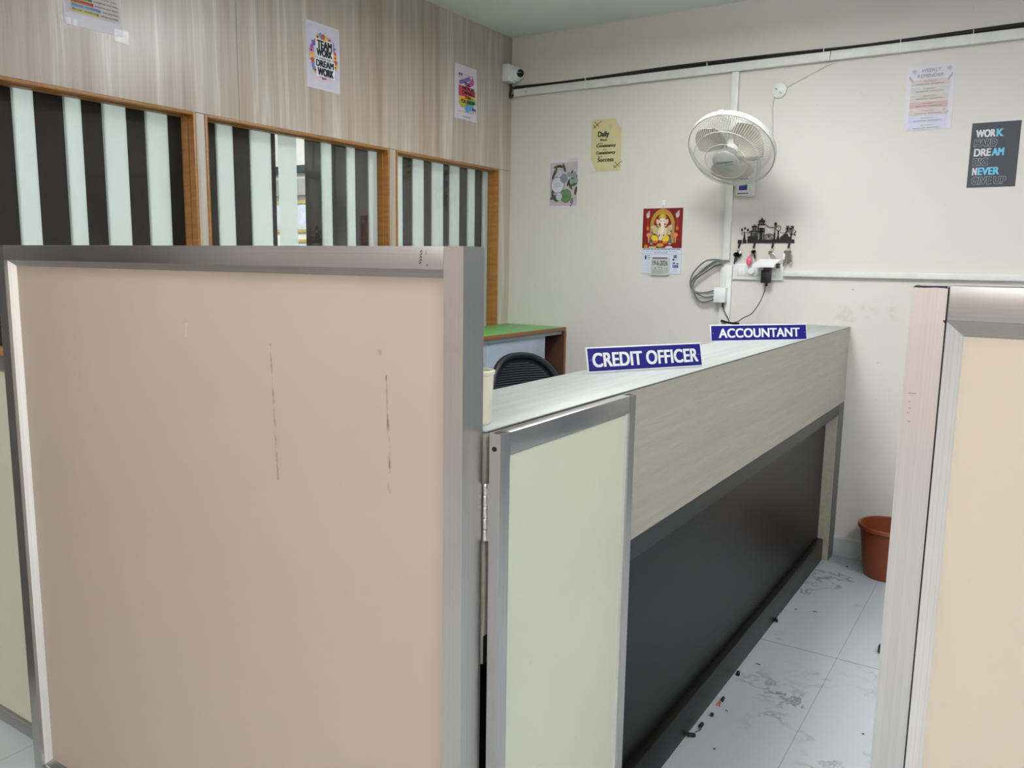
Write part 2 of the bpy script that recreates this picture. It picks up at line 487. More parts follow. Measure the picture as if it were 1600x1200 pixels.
SL = dict()
SL[1] = [(.96, 'd'), (1.06, 'w'), (1.14, 'd'), (1.232, 'd'), (1.354, 'w'), (1.418, 'd'), (1.515, 'w'), (1.572, 'd'), (1.647, 'w'), (1.731, 'd'), (1.806, 'w'), (1.893, 'd'), (1.959, 'x')]
SL[2] = [(2.045, 'd'), (2.103, 'w'), (2.18, 'd'), (2.265, 'w'), (2.37, 'd'), (2.396, 'g'), (2.408, 'w'), (2.508, 'g'), (2.56, 'd'), (2.654, 'w'), (2.715, 'd'), (2.812, 'w'), (2.865, 'd'), (2.957, 'w'), (3.03, 'x')]
SL[3] = [(3.13, 'w'), (3.202, 'd'), (3.281, 'w'), (3.37, 'd'), (3.438, 'w'), (3.534, 'd'), (3.591, 'w'), (3.679, 'd'), (3.757, 'w'), (3.825, 'd'), (3.901, 'w'), (3.973, 'x')]
wlab = {1: 'orange wood framed window nearest the camera in the left wall', 2: 'middle orange wood framed window of the left wall', 3: 'orange wood framed window nearest the room corner'}
for i, (a, c) in enumerate(wins, 1):
    w = bpy.data.objects.new('window_%d' % i, None); COL.objects.link(w); w.location = (XL, a, .95); struct(w, wlab[i])
    L = c - a; H = ZH - .95
    # local frame: x runs along +Y, -y looks into the room
    w.rotation_euler = (0, 0, LW)
    fw, fd = .0115, .064
    fr = MB()
    for x0, x1, s in ((0, fw, 1), (L - fw, L, -1)):
        fr.box(x0, x1, -.003, fd, 0, H, M['wood'], .0012)
        xi = x1 if s > 0 else x0
        fr.box(min(xi, xi + s * .004), max(xi, xi + s * .004), .028, fd, 0, H, M['wood'])
    fr.box(fw, L - fw, -.003, fd, H - fw, H, M['wood'], .0012)
    fr.box(fw, L - fw, .028, fd, H - fw - .004, H - fw, M['wood'])
    fr.build('window_frame', w)
    zs = .115 if i < 3 else 0
    sl = MB().box(fw, L - fw, -.003, fd, zs, zs + .035, M['wood'], .0015)
    sl.build('window_sill', w)
    MB().box(fw, L - fw, .052, .057, zs + .035, H - fw, M['glass']).build('window_pane', w, smooth=False)
    if zs: MB().box(fw, L - fw, .0, .05, 0, zs, M['lam']).build('infill_panel', w, smooth=False)
    # the vertical blind hanging behind this window
    lb = {1: 'white and dark vertical blind behind the window nearest the camera', 2: 'vertical blind with two open gaps behind the middle window', 3: 'white and dark vertical blind behind the window next to the corner'}[i]
    bl = thing('vertical_blind', lb, 'blind', (XL - .095, a, 1.0), LW, 'vertical blinds behind the left wall windows')
    MB().box(-.005, L + .02, -.012, .02, 1.0, 1.03, M['pvc'], .002).build('head_rail', bl)
    for (y0, k), (y1, _) in zip(SL[i], SL[i][1:]):
        if k == 'g': continue
        m = MB(); ov = .0005 if k == 'd' else 0; dd = .004 if k == 'd' else 0
        m.box(y0 - a - ov, y1 - a + ov, dd - .0006, dd + .0006, .0, 1.0, M['slatw'] if k == 'w' else M['slatd'])
        if k == 'w' and not any(kk == 'g' and abs(yy - y0) < .02 for yy, kk in SL[i]):
            m.box(y0 - a - .002, y0 - a + .001, -.0006, .012, .0, 1.0, M['slatw'])
        o = m.build('slat', bl, smooth=False)
        if k == 'd': o['label'] = 'dark brown slat'

# seen through the gap of the middle window: certificates on the neighbouring room's wall
struct(MB().box(-5.4, -2.75, YB - .05, YB, 1.975, 2.02, mat('dark_teal_bar', (30, 44, 54), .5)).box(-5.4, -2.75, YB - .05, YB, 1.82, 1.93, mat('grey_band', (140, 140, 136), .6)).build('trim_1', smooth=False), 'dark bar and grey band on the far wall behind the windows')  # dark bar with a plain grey band below it
for x0, x1, z0, z1, lb in ((-4.66, -4.47, 1.57, 1.785, 'gold framed white certificate left of the wide white slat'), (-4.42, -4.22, 1.57, 1.785, 'gold framed white certificate right of the wide white slat'), (-4.42, -4.22, 1.30, 1.52, 'gold framed certificate lowest in the gap of the middle blind')):
    t = thing('certificate_frame', lb, 'picture frame', ((x0 + x1) / 2, YB, z0), 0, 'certificates in the neighbouring room')
    w2 = (x1 - x0) / 2; h = z1 - z0
    m = MB()
    m.box(-w2, w2, -.018, 0, 0, .02, M['gold']).box(-w2, w2, -.018, 0, h - .02, h, M['gold']).box(-w2, -w2 + .006, -.018, 0, .02, h - .02, M['gold']).box(w2 - .006, w2, -.018, 0, .02, h - .02, M['gold'])
    m.build('frame', t, smooth=False)
    MB().box(-w2 + .006, w2 - .006, -.008, 0, .02, h - .02, mat('certificate_paper', (188, 194, 205), .5)).rect(-w2 + .03, w2 - .03, .035, .037, -.009, ink((150, 152, 160))).build('certificate', t, smooth=False)

# ------------------------------------------------------------------ partitions
STRIPS = [(-1.198, 1.225, .965, .0035, .75, -.045, (92, 74, 60)), (-1.1925, 1.12, .985, .0070, .22, -.03, (110, 92, 76)), (-.912, 1.19, 1.02, .0024, .95, -.04, (84, 66, 54)),
          (-.909, 1.115, 1.03, .006, .45, -.04, (120, 100, 84)), (-.908, 1.004, .985, .0045, .4, -.1, (90, 74, 62)), (-.925, 1.232, 1.223, .008, .35, 0, (110, 92, 78)), (-1.447, 1.25, 1.222, .008, .4, .1, (232, 224, 214))]
peach = mat_board('peach_board', (187, 171, 156), [(x + 2.155, z0, z1, w, s, k, c) for x, z0, z1, w, s, k, c in STRIPS])
sand = mat_board('sand_board', (200, 187, 168))
lemon = mat_board('pale_yellow_board', (214, 213, 192))


def partition(name, label, loc, rz, L, H, board, stile=.037, rail=.037, depth=.055, step=.008, bead=.0135, bo=.022, tops=(0, 0), hollow=True, bottom=0.0, beads=True, groove=False):
    """framed board: local x along it, front looks to -y, frame front at y=0"""
    t = thing(name, label, 'partition', loc, rz)
    for x0, x1, dz, nm in ((0, stile, tops[0], 'post'), (L - stile, L, tops[1], 'post')):
        MB().hollow(x0, x1, 0, depth, 0, H + dz, M['alu']).build(nm, t, smooth=False)
    MB().box(stile + .0006, L - stile - .0006, 0, depth, H - rail, H, M['aluh'], .0012).build('top_rail', t)
    MB().box(stile + .0006, L - stile - .0006, 0, depth, bottom, bottom + rail, M['aluh'], .0012).build('bottom_rail', t)
    MB().box(stile, L - stile, bo, bo + .012, bottom + rail, H - rail, board).build('board', t, smooth=False)
    if beads:
        x0, x1, z0, z1 = stile, L - stile, bottom + rail, H - rail
        q = [(x0, x0 + bead, z0, z1, 'v', 1), (x1 - bead, x1, z0, z1, 'v', -1), (x0, x1, z1 - bead, z1, 'h', -1), (x0, x1, z0, z0 + bead, 'h', 1)]
        for a, c, d, e, k, s in q:
            m = MB()
            if k == 'v':
                xo, xi = (a, c) if s > 0 else (c, a)
                v = [(xo, step, d), (xi, bo, d + bead), (xo, step, e), (xi, bo, e - bead)]
                f = [(0, 1, 3, 2)] if s > 0 else [(1, 0, 2, 3)]
                m.add(v, f, M['bead'])
            else:
                zo, zi = (d, e) if s > 0 else (e, d)
                v = [(a, step, zo), (a + bead, bo, zi), (c, step, zo), (c - bead, bo, zi)]
                f = [(0, 2, 3, 1)] if s > 0 else [(0, 1, 3, 2)]
                m.add(v, f, M['beadh'])
            m.build('glazing_bead', t, smooth=False)
    if groove:
        MB().box(stile - .0004, stile + .0012, -.0004, .0012, bottom + rail, H - .002, M['dark']).build('groove_shade_strip', t, smooth=False)  # dark strip on the surface standing in for shade in the groove
    return t


tl = partition('partition_panel', 'large peach partition panel in a grey aluminium frame, two dark scuffs on it', (-2.155, 1.0, 0), 0, 1.419, 1.404, peach, stile=.038, rail=.036)
m = MB(); sc = ink((40, 36, 50))                             # a bit of pen scribble on the top rail
for k in range(5):
    z = 1.376 + k * .0045; x = 1.335 + .0006 * k
    m.line([(x - .002, z), (x + .001 + .001 * (k % 2), z + .0035), (x + .002, z + .001)], .0011, -.0006, sc)
m.line([(1.349, 1.373), (1.3495, 1.376)], .0015, -.0006, sc).line([(1.3465, 1.39), (1.3475, 1.397)], .001, -.0006, ink((120, 116, 116)))
m.build('pen_scribble', tl, smooth=False)
# worn clear tape wrapped over the right post
MB().poly([(1.378, 1.235), (1.386, 1.262), (1.4195, 1.246), (1.4195, 1.236), (1.40, 1.243)], -.0007, M['film']).build('clear_tape', tl, smooth=False)

tr = partition('partition_panel', 'sandy yellow partition panel at the right edge with a pale aluminium frame', (-.121, 1.0, 0), 0, 1.30, 1.363, sand, stile=.0362, rail=.0375, tops=(-.0005, 0), step=.001, bead=.018, bo=.0185, groove=True)
m = MB(); dk = ink((44, 34, 62))                             # blue-black marker smear along the cut end of the post
m.poly([(.001, 1.3605), (.004, 1.3625), (.0115, 1.3622), (.0355, 1.3625), (.0355, 1.3598), (.024, 1.3606), (.012, 1.3600)], -.0005, dk)
m.poly([(.0335, 1.3250), (.0362, 1.3262), (.0382, 1.3236), (.0355, 1.3222)], -.0006, ink((24, 20, 30)))
for x, z, l in ((.006, 1.242, .008), (.0072, 1.2325, .002), (.0070, 1.225, .003), (.0066, 1.220, .002), (.007, 1.21, .003)):
    m.rect(x, x + l, z, z + .0008, -.0005, ink((128, 118, 112)))
m.build('marker_smear', tr, smooth=False)

gl = partition('low_partition_gate', 'low cream gate closing the gap left of the large peach panel', (-2.62, 1.075, 0), 0, .462, 1.108, lemon, stile=.03, rail=.036, depth=.022, bo=.009, step=.004, bead=.006, bottom=.0)
# gate standing open against the counter
gt = partition('swing_gate', 'half-height pale yellow gate swung open against the counter front', (-.704, 1.0595, 0), LW, .519, 1.108, lemon, stile=.0285, rail=.037, depth=.0215, bo=.008, step=.004, bead=.005, bottom=.012)
mm = MB(); n0 = Matrix.Rotation(PI / 2, 4, 'X')
mm.lathe([(.0001, 0), (.0042, 0), (.0042, .0006), (.003, .0008)], M['dark'], 14)
mm.xf(Matrix.Translation((-.0006, .0115, 1.083)) @ Matrix.Rotation(-PI / 2, 4, 'Y')).build('screw_hole', gt)
hg = MB()
for k in range(5): hg.lathe([(.0001, 0), (.0038, 0), (.0044, .001), (.0044, .0175), (.0038, .0185), (.0001, .0185)], M['steel'], 14, (0, 0, .0195 * k))
hg.box(.0, .022, -.0065, -.0045, 0, .097, M['steel'])
h = hg.build('hinge', gt, loc=(-.001, .0275, .927)); h['label'] = 'silver butt hinge'

# ------------------------------------------------------------------ counter
YN = 1.062
ct = thing('reception_counter', 'long pale oak reception counter with charcoal lower front', 'counter', (-.735, YN, 0))
CL = YB - YN - .002
MB().box(-.235, 0, 0, CL, 1.1072, 1.11, M['oaktop'], .0006).box(-.234, -.0002, .001, CL, 1.1056, 1.1072, M['dark']).build('counter_top', ct)
MB().box(-.018, -.0005, 0, CL, .757, 1.1056, M['oak']).box(-.235, -.2172, 0, CL, .757, 1.1056, M['oak']).box(-.217, -.0185, 0, .018, .757, 1.1056, M['oak']).box(-.217, -.0185, 0, CL, .757, .775, M['oak']).build('upper_fascia', ct, smooth=False)
lg = MB().box(-.10, -.002, CL - .1095, CL, 0, .7065, M['oak']); lg.box(-.002, 0, CL - .1095, CL, 0, .757, M['grey']).box(-.235, -.002, CL - .1095, CL, .7065, .757, M['oak'])
o = lg.build('end_leg', ct, smooth=False)
MB().box(-.06, -.001, 0, CL - .11, .7065, .7568, M['oak']).box(-.001, 0, 0, CL - .11, .7065, .7568, mat('charcoal_edge_strip', (38, 37, 37), .4)).build('trim_strip', ct, smooth=False)['label'] = 'dark grey strip under the oak fascia'
MB().box(-.07, -.054, 0, CL - .11, .02, .7063, M['char']).build('recessed_panel', ct, smooth=False)['label'] = 'charcoal recessed front panel'
MB().box(-.0535, -.027, 0, CL - .112, 0, .105, M['char'], .002).build('kick_board', ct)['label'] = 'charcoal kick board'


# name plates standing on the counter
def name_plate(label, txt, x, y, ang, L, H, lean, tb):
    t = thing('name_plate', label, 'sign', (x, y, 1.11), math.radians(ang), 'blue name plates on the counter')
    R = Matrix.Rotation(-math.radians(lean), 4, 'X')
    th = .004
    MB().box(0, L, 0, th, 0, H, M['white'], .0008).xf(R).build('plate', t)
    b = .0035
    MB().box(b, L - b, -.0005, .0008, b, H - b, M['navy']).xf(R).build('blue_face', t, smooth=False)['label'] = 'navy blue face inside a white border'
    MB().text(txt, *tb, -.0009, M['white'], .05).xf(R).build('lettering', t, smooth=False)['label'] = 'white capital letters ' + txt
    for q in (.011, L - .011): MB().lathe([(.0001, .0008), (.0014, .0006), (.0016, 0)], M['steel'], 10).xf(R @ Matrix.Translation((q, -.0005, H / 2)) @ Matrix.Rotation(PI / 2, 4, 'X')).build('screw', t)
    for q in (L * .2, L * .8):                              # clear easel feet behind
        m = MB(); m.add([(q - .012, .006, .0), (q - .012, .034, 0), (q - .012, .017, H * .75), (q + .012, .006, 0), (q + .012, .034, 0), (q + .012, .017, H * .75)], [(0, 1, 2), (5, 4, 3), (0, 3, 4, 1), (1, 4, 5, 2), (2, 5, 3, 0)], M['white'])
        m.build('easel_foot', t, smooth=False)


name_plate('blue CREDIT OFFICER name plate leaning back, nearer of the two signs', 'CREDIT OFFICER', -.934, 1.798, 61.7, .376, .065, 13, (.016, .362, .013, .050))
name_plate('blue ACCOUNTANT name plate at the far end of the counter', 'ACCOUNTANT', -.984, 2.843, 52.2, .421, .061, 10, (.034, .388, .013, .047))

# cream tumbler behind the left panel's post
t = thing('plastic_tumbler', 'cream plastic tumbler on the near end of the counter behind the metal post', 'cup', (-.793, 1.106, 1.11))
MB().lathe([(.0001, 0), (.030, 0), (.0315, .002), (.0355, .083), (.0375, .085), (.0378, .0905), (.0362, .0915), (.0335, .089), (.030, .004), (.0001, .004)], M['cream'], 40).build('cup_body', t)

# ------------------------------------------------------------------ green-topped side cabinet in the corner
cb = thing('side_cabinet', 'brown-edged side cabinet with bright green top in the corner', 'cabinet', (-2.25, YB - .002, 0))
y0 = -2.2
MB().box(-.39, -.004, y0, -.004, 1.0055, 1.025, M['green'], .001).build('cabinet_top', cb)['label'] = 'bright green laminate top'
MB().box(-.004, 0, y0, 0, 1.004, 1.0248, M['edge'], .001).build('edge_band', cb)['label'] = 'brown wooden edge band'
MB().box(-.39, 0, -.022, 0, 0, 1.0035, M['inbrown']).box(0, .002, -.022, 0, 0, 1.0035, M['edge']).build('end_panel', cb, smooth=False)
MB().box(-.39, 0, y0, y0 + .02, 0, 1.0035, M['inbrown']).build('end_panel', cb, smooth=False)
MB().box(-.39, -.38, y0 + .02, -.022, 0, 1.0035, M['inbrown']).build('back_panel', cb, smooth=False)
MB().box(-.035, -.015, y0 + .02, -.023, .984, 1.0035, M['pblue'], .001).build('apron', cb)
MB().box(-.37, -.024, -.76, -.190, .0, .9825, M['pblue'], .002).build('drawer_unit', cb)['label'] = 'pale blue steel drawer unit'
MB().box(-.37, -.024, -1.6, -.762, .0, .9825, M['pblue'], .002).build('drawer_unit', cb)

# ------------------------------------------------------------------ chair behind the counter
ch = thing('office_chair', 'dark mesh-back office chair behind the counter by the green cabinet', 'chair', (-1.986, 3.164, 0), math.radians(-24 + 90))
# local: chair faces -y; backrest arcs at y = 0


def rest(s, zt=.955, hw=.195, hh=.235):                      # rounded outline of the backrest
    p = []
    for k in range(40):
        a = 2 * PI * k / 40; c, sn = math.cos(a), math.sin(a)
        x = hw * math.copysign(abs(c) ** .8, c) * s; z = hh * math.copysign(abs(sn) ** .82, sn) * s
        y = -.10 * (x / hw) ** 2 * .5 + .06 * ((z + .1) / hh) ** 2 * .3
        p.append((x, y, zt - hh + z))
    return p


MB().tube(rest(1), .015, M['rim'], 10, closed=True).build('back_frame', ch)
m = MB()
for k in range(36):
    z = .955 - .235 - .17 + k * .0108
    f = max(0, 1 - (abs(z - .72) / .205) ** 2.6) ** .5
    if f < .1: continue
    pts = [(.172 * f * u, -.05 * (.172 * f * u / .195) ** 2 + .018 * ((z - .62) / .235) ** 2 + .002, z) for u in (-1, -.6, -.2, .2, .6, 1)]
    m.tube(pts, .0024, M['mesh'], 6)
m.build('back_slats', ch)['label'] = 'dark horizontal mesh bands'
pts = rest(.985); m = MB(); c = Vector((0, .012, .72)); m.add([c] + [(x, y + .008, z) for x, y, z in pts], [(0, i + 1, (i + 1) % 40 + 1) for i in range(40)], mat('deep_mesh_backing', (13, 15, 24), .8))
m.build('mesh_back', ch)
MB().box(-.03, .03, .02, .05, .36, .62, M['rim'], .01).build('back_bracket', ch)
MB().lathe([(.0001, -.03), (.20, -.03), (.225, -.01), (.225, .015), (.20, .035), (.0001, .04)], M['mesh'], 28, (0, -.22, .42)).build('seat', ch)
for sx in (-1, 1):
    MB().tube(smoothpath([(sx * .22, -.12, .40), (sx * .245, -.10, .55), (sx * .245, -.14, .64), (sx * .245, -.30, .65)]), .013, M['rim'], 8).build('armrest', ch)
MB().lathe([(.0001, 0), (.026, 0), (.026, .26), (.02, .28), (.02, .30), (.0001, .30)], M['black'], 16, (0, -.22, .09)).build('gas_lift', ch)
for k in range(5):
    a = 2 * PI * k / 5 + .3; d = Vector((math.cos(a), math.sin(a), 0))
    o = MB().tube([Vector((0, -.22, .12)) + d * .02, Vector((0, -.22, .075)) + d * .26], [.02, .012], M['black'], 8).build('base_leg', ch)
    p = Vector((0, -.22, .028)) + d * .26
    c2 = MB(); c2.lathe([(.0001, -.012), (.026, -.012), (.028, -.008), (.028, .008), (.026, .012), (.0001, .012)], M['black'], 18)
    c2.xf(Matrix.Translation(p) @ Matrix.Rotation(a + PI / 2, 4, 'Z') @ Matrix.Rotation(PI / 2, 4, 'X')).build('caster', o)

# ------------------------------------------------------------------ bin and floor litter
bn = thing('waste_bin', 'terracotta orange plastic bin against the back wall beside the counter end', 'bin', (-.472, 3.896, 0))
MB().lathe([(.0001, 0), (.094, 0), (.098, .004), (.104, .03), (.127, .226), (.127, .228), (.1235, .226), (.1, .03), (.094, .008), (.0001, .008)], M['terra'], 48).build('bin_body', bn)
MB().lathe([(.127, .222), (.134, .220), (.137, .226), (.136, .236), (.131, .240), (.125, .238), (.1235, .228)], M['terra'], 48).build('rim', bn)


def pellet(name, lab, x, y, a, l, r, matl='black', cat='litter'):
    m = MB().tube([(-l / 2, 0, r), (-l / 2 * .8, 0, r), (l / 2 * .8, 0, r), (l / 2, 0, r)], [r * .7, r, r, r * .75], M[matl], 8)
    o = m.build(name, loc=(x, y, 0)); o.rotation_euler = (0, 0, a); tag(o, lab, cat, 'scraps on the floor by the counter'); return o


pellet('cable_scrap', 'black cable stub farthest along the kick board', -.755, 3.115, 1.9, .022, .006)
pellet('cable_scrap', 'black cable stub midway along the kick board, above the copper wires', -.748, 2.612, 1.8, .022, .006)
pellet('cable_scrap', 'short round black plug just below the copper wires', -.735, 2.311, .4, .010, .006)
pellet('cable_scrap', 'black cable stub nearest the camera at the kick board', -.748, 2.168, .5, .024, .0065)
pellet('plastic_crumb', 'thin black sliver on the near tile right of the middle stub', -.712, 2.724, .1, .014, .0016)
pellet('plastic_crumb', 'thin black sliver on the far tile below the bin', -.650, 3.296, .3, .016, .0016)
pellet('plastic_crumb', 'tiny black crumb on the far tile beside the kick board', -.720, 3.276, 0, .007, .0018)
pellet('plastic_crumb', 'tiny black crumb lowest on the near tile', -.670, 2.146, 0, .006, .002)
pellet('plastic_crumb', 'small dark crumb in the shadow left of the bin', -.641, 3.905, 0, .009, .0025)
pellet('plastic_crumb', 'tiny grey crumb on the rightmost tile by the right panel', -.325, 2.473, 0, .006, .0018)
pellet('plastic_crumb', 'thin grey sliver beside the copper wires', -.707, 2.367, -.6, .012, .0012)
t = thing('wire_scrap', 'black wire end with stripped copper strands by the kick board', 'litter', (-.738, 2.405, 0), 0, 'scraps on the floor by the counter')
MB().tube([(0, .025, .005), (.001, .012, .005), (.002, .004, .005)], .005, M['black'], 8).build('sheath', t)
m = MB()
for k in range(3): m.tube(smoothpath([(.002, .004, .005), (-.004 + .003 * k, -.012, .006), (-.008 + .007 * k, -.028, .0016)], 4), .0013, M['copper'], 6)
m.build('copper_strands', t)['label'] = 'bare copper strands'
t = thing('wire_scrap', 'black wire stub with a green conductor near the kick board', 'litter', (-.742, 2.232, 0), 0, 'scraps on the floor by the counter')
MB().tube([(0, .012, .006), (0, -.006, .006)], .006, M['black'], 8).build('sheath', t)
MB().tube(smoothpath([(0, -.006, .006), (.006, -.02, .005), (-.004, -.036, .002)], 4), .0018, M['gwire'], 6).build('green_conductor', t)
o = MB().lathe([(.0001, 0), (.026, 0), (.028, .004), (.027, .024), (.022, .030), (.0001, .031)], mat('dark_rubber', (48, 52, 52), .5), 28).build('door_stop', loc=(-.352, 3.075, 0))
tag(o, 'dark round rubber stop on the floor partly behind the right panel', 'door stop')


# ------------------------------------------------------------------ posters
def poster(lab, cx, cz, w, h, wall, draw, paper, group, tape=None, name='poster', roll=0):
    if wall == 'L': loc, rz = (XL, cx, cz), LW
    else: loc, rz = (cx, YB, cz), 0
    t = thing(name, lab, 'poster', loc, rz, group)
    m = MB().box(-w / 2, w / 2, -.0012, -.0003, -h / 2, h / 2, paper)
    draw(m, w, h)
    m.build('printed_sheet', t, smooth=False)
    if tape:
        for (x, z, tw, thh) in tape:
            MB().box(x - tw / 2, x + tw / 2, -.0062, -.0057, z - thh / 2, z + thh / 2, M['film']).build('clear_tape', t, smooth=False)
    return t


P1, P2, P3, P4 = -.0022, -.0032, -.0042, -.0052
paperw = mat('lilac_white_paper', (216, 210, 222), .45, vary=.01)


def d_team(m, w, h):
    k = ink
    m.rect(-w * .47, w * .47, -h * .47, h * .47, P1, k((208, 203, 222)))
    m.ell(-.0, -h * .33, w * .26, h * .035, -.0026, k((226, 190, 206)))
    random.seed(3)
    cols = [(226, 176, 52), (206, 74, 74), (92, 108, 190), (150, 86, 170), (214, 130, 180), (230, 190, 70), (198, 80, 60), (110, 140, 205)]
    n = 26
    for q in range(n):
        a = 2 * PI * q / n + .1; x = w * .37 * math.cos(a) + random.uniform(-.004, .004); z = h * .01 + h * .30 * math.sin(a) + random.uniform(-.004, .004)
        c = k(cols[q % len(cols)]); s = random.uniform(.010, .016); yy = P2 + .00003 * q
        r = random.uniform(0, PI)
        if q % 3 == 0: m.ell(x, z, s, s * .8, yy, c, 12, rot=r)
        elif q % 3 == 1: m.poly([(x + s * 1.2 * math.cos(r + j * PI / 2 + (.3 if j % 2 else 0)), z + s * math.sin(r + j * PI / 2)) for j in range(4)], yy, c)
        else:
            m.poly([(x + (s * 1.25 if j % 2 == 0 else s * .55) * math.cos(r + j * PI / 5), z + (s * 1.25 if j % 2 == 0 else s * .55) * math.sin(r + j * PI / 5)) for j in range(10)], yy, c)
        if q % 4 == 0: m.ell(x, z, s * .35, s * .3, yy - .0003, k((40, 40, 60)), 8)
    rows = [('TEAM', -.21, .25, .115, .245), ('WORK', -.225, .255, .005, .118), ('MAKES THE', -.14, .2, -.045, -.012), ('DREAM', -.245, .295, -.155, -.055), ('WORK', -.2, .285, -.29, -.17)]
    wh = k((240, 238, 242)); bl = k((26, 28, 40))
    for s, a, b2, c, d in rows:
        m.rect((a - .035) * w, (b2 + .035) * w, (c - .016) * h, (d + .016) * h, P3, wh)
    for s, a, b2, c, d in rows:
        m.text(s, a * w, b2 * w, c * h, d * h, P4, bl, .075 if len(s) < 6 else .02)


poster('white poster reading TEAM WORK MAKES THE DREAM WORK with colourful doodles', 2.583, 2.228, .19, .266, 'L', d_team, paperw, 'posters on the laminate wall')


def d_cap(m, w, h):
    k = ink; w2 = w
    bl = k((30, 28, 34))
    m.line([(-.26 * w, .345 * h), (.36 * w, .335 * h)], .0012, P1, bl).line([(-.36 * w, -.36 * h), (.3 * w, -.35 * h)], .0012, P1, bl)

    def strip(pts, c, y): m.poly([(a * w, b2 * h) for a, b2 in pts], y, k(c))
    strip([(-.3, .14), (-.33, .2), (.05, .30), (.16, .325), (.2, .26), (-.1, .17)], (128, 104, 178), P2)
    strip([(-.12, .10), (.05, .16), (.3, .32), (.36, .25), (.34, .19), (.1, .1)], (196, 88, 146), P2 - .0003)
    strip([(-.34, -.08), (-.34, .12), (-.05, .12), (.2, .08), (.42, .06), (.42, -.04), (0, -.06)], (208, 72, 90), P2 - .0005)
    strip([(-.34, -.2), (-.32, -.1), (0, -.06), (.3, -.03), (.36, -.1), (.0, -.2)], (232, 174, 52), P2 - .0007)
    strip([(-.2, -.28), (.0, -.2), (.1, -.07), (.42, -.07), (.45, -.17), (.2, -.2), (-.08, -.27)], (120, 178, 92), P2 - .0008)
    strip([(-.32, -.22), (-.3, -.16), (0, -.17), (-.1, -.27), (-.2, -.28)], (182, 190, 66), P2 - .0009)
    strip([(-.08, -.29), (0, -.23), (.3, -.19), (.38, -.27), (.06, -.35)], (96, 160, 214), P2 - .001)
    for s, a, b2, c, d in [('YOU', -.07, .14, .135, .195), ('ARE MORE', -.22, .37, .055, .115), ('CAPABLE', -.2, .35, -.03, .035), ('THAN', -.09, .2, -.105, -.05), ('YOU KNOW', -.25, .38, -.195, -.125)]:
        m.text(s, a * w, b2 * w, c * h, d * h, P4, bl, .06)
    for x, z, s in ((-.32, .30, 1), (.30, -.30, -1)):
        for q in (0, 1):
            xx = (x + q * .1) * w; zz = z * h
            m.ell(xx, zz + .006, .006, .007, P3, bl, 12).line([(xx + .004, zz + .004), (xx + .004, zz - .004), (xx, zz - .014)], .0026, P3, bl)
    m.line([(-.17 * w, -.445 * h), (.1 * w, -.442 * h)], .003, P2, k((96, 94, 110)))
    m.ell(.15 * w, -.443 * h, .004, .004, P2, bl, 10)


poster('white poster YOU ARE MORE CAPABLE THAN YOU KNOW on rainbow paint strokes', 3.604, 2.261, .194, .272, 'L', d_cap, paperw, 'posters on the laminate wall')


def d_brain(m, w, h):
    k = ink; bl = k((60, 52, 58))
    m.rect(-w * .46, w * .46, -h * .36, h * .47, P1, k((214, 200, 204)))
    rows = [('Sleep', 'restores your brain.', (226, 150, 160), .22), ('Music', 'lifts your brain.', (180, 150, 210), .10),
            ('Walking', 'awakens your brain.', (240, 200, 120), -.02), ('Learning', 'brightens your brain.', (200, 150, 190), -.1)]
    base = [('Reading', 'strengthens your brain.', (120, 180, 110), -.1875, .36), ('Gardening', 'supports your brain.', (214, 120, 76), -.235, .38), ('Phone checking', 'ruins your brain.', (150, 180, 222), -.2825, .5), ('Brisk walking', 'relaxes your brain.', (206, 204, 120), -.33, .47)]
    z = -.14
    m.rect(-.37 * w, .05 * w, z * h - .002, z * h + .0075, P2, k((226, 160, 90))); m.text('Music', -.36 * w, -.05 * w, z * h, z * h + .006, P3, bl); m.text('brightens your brain.', -.02 * w, .4 * w, z * h - .001, z * h + .006, P3, bl)
    for a, b2, c, zz, f in base:
        m.rect(-.38 * w, (-.38 + f) * w, zz * h - .0025, zz * h + .0085, P2, k(c))
        m.text(a, -.36 * w, (-.395 + f) * w, zz * h - .0005, zz * h + .007, P3, k((70, 84, 110)) if c[2] > 200 else bl, .006)
        m.text(b2, (-.36 + f) * w, .42 * w, zz * h - .0015, zz * h + .0065, P3, bl, .006)


poster('poster with colour-highlighted lines about the brain, cut off by the top edge', 1.578, 2.238, .196, .272, 'L', d_brain, paperw, 'posters on the laminate wall', tape=[(-.085, -.132, .05, .03), (.09, -.135, .05, .04)])


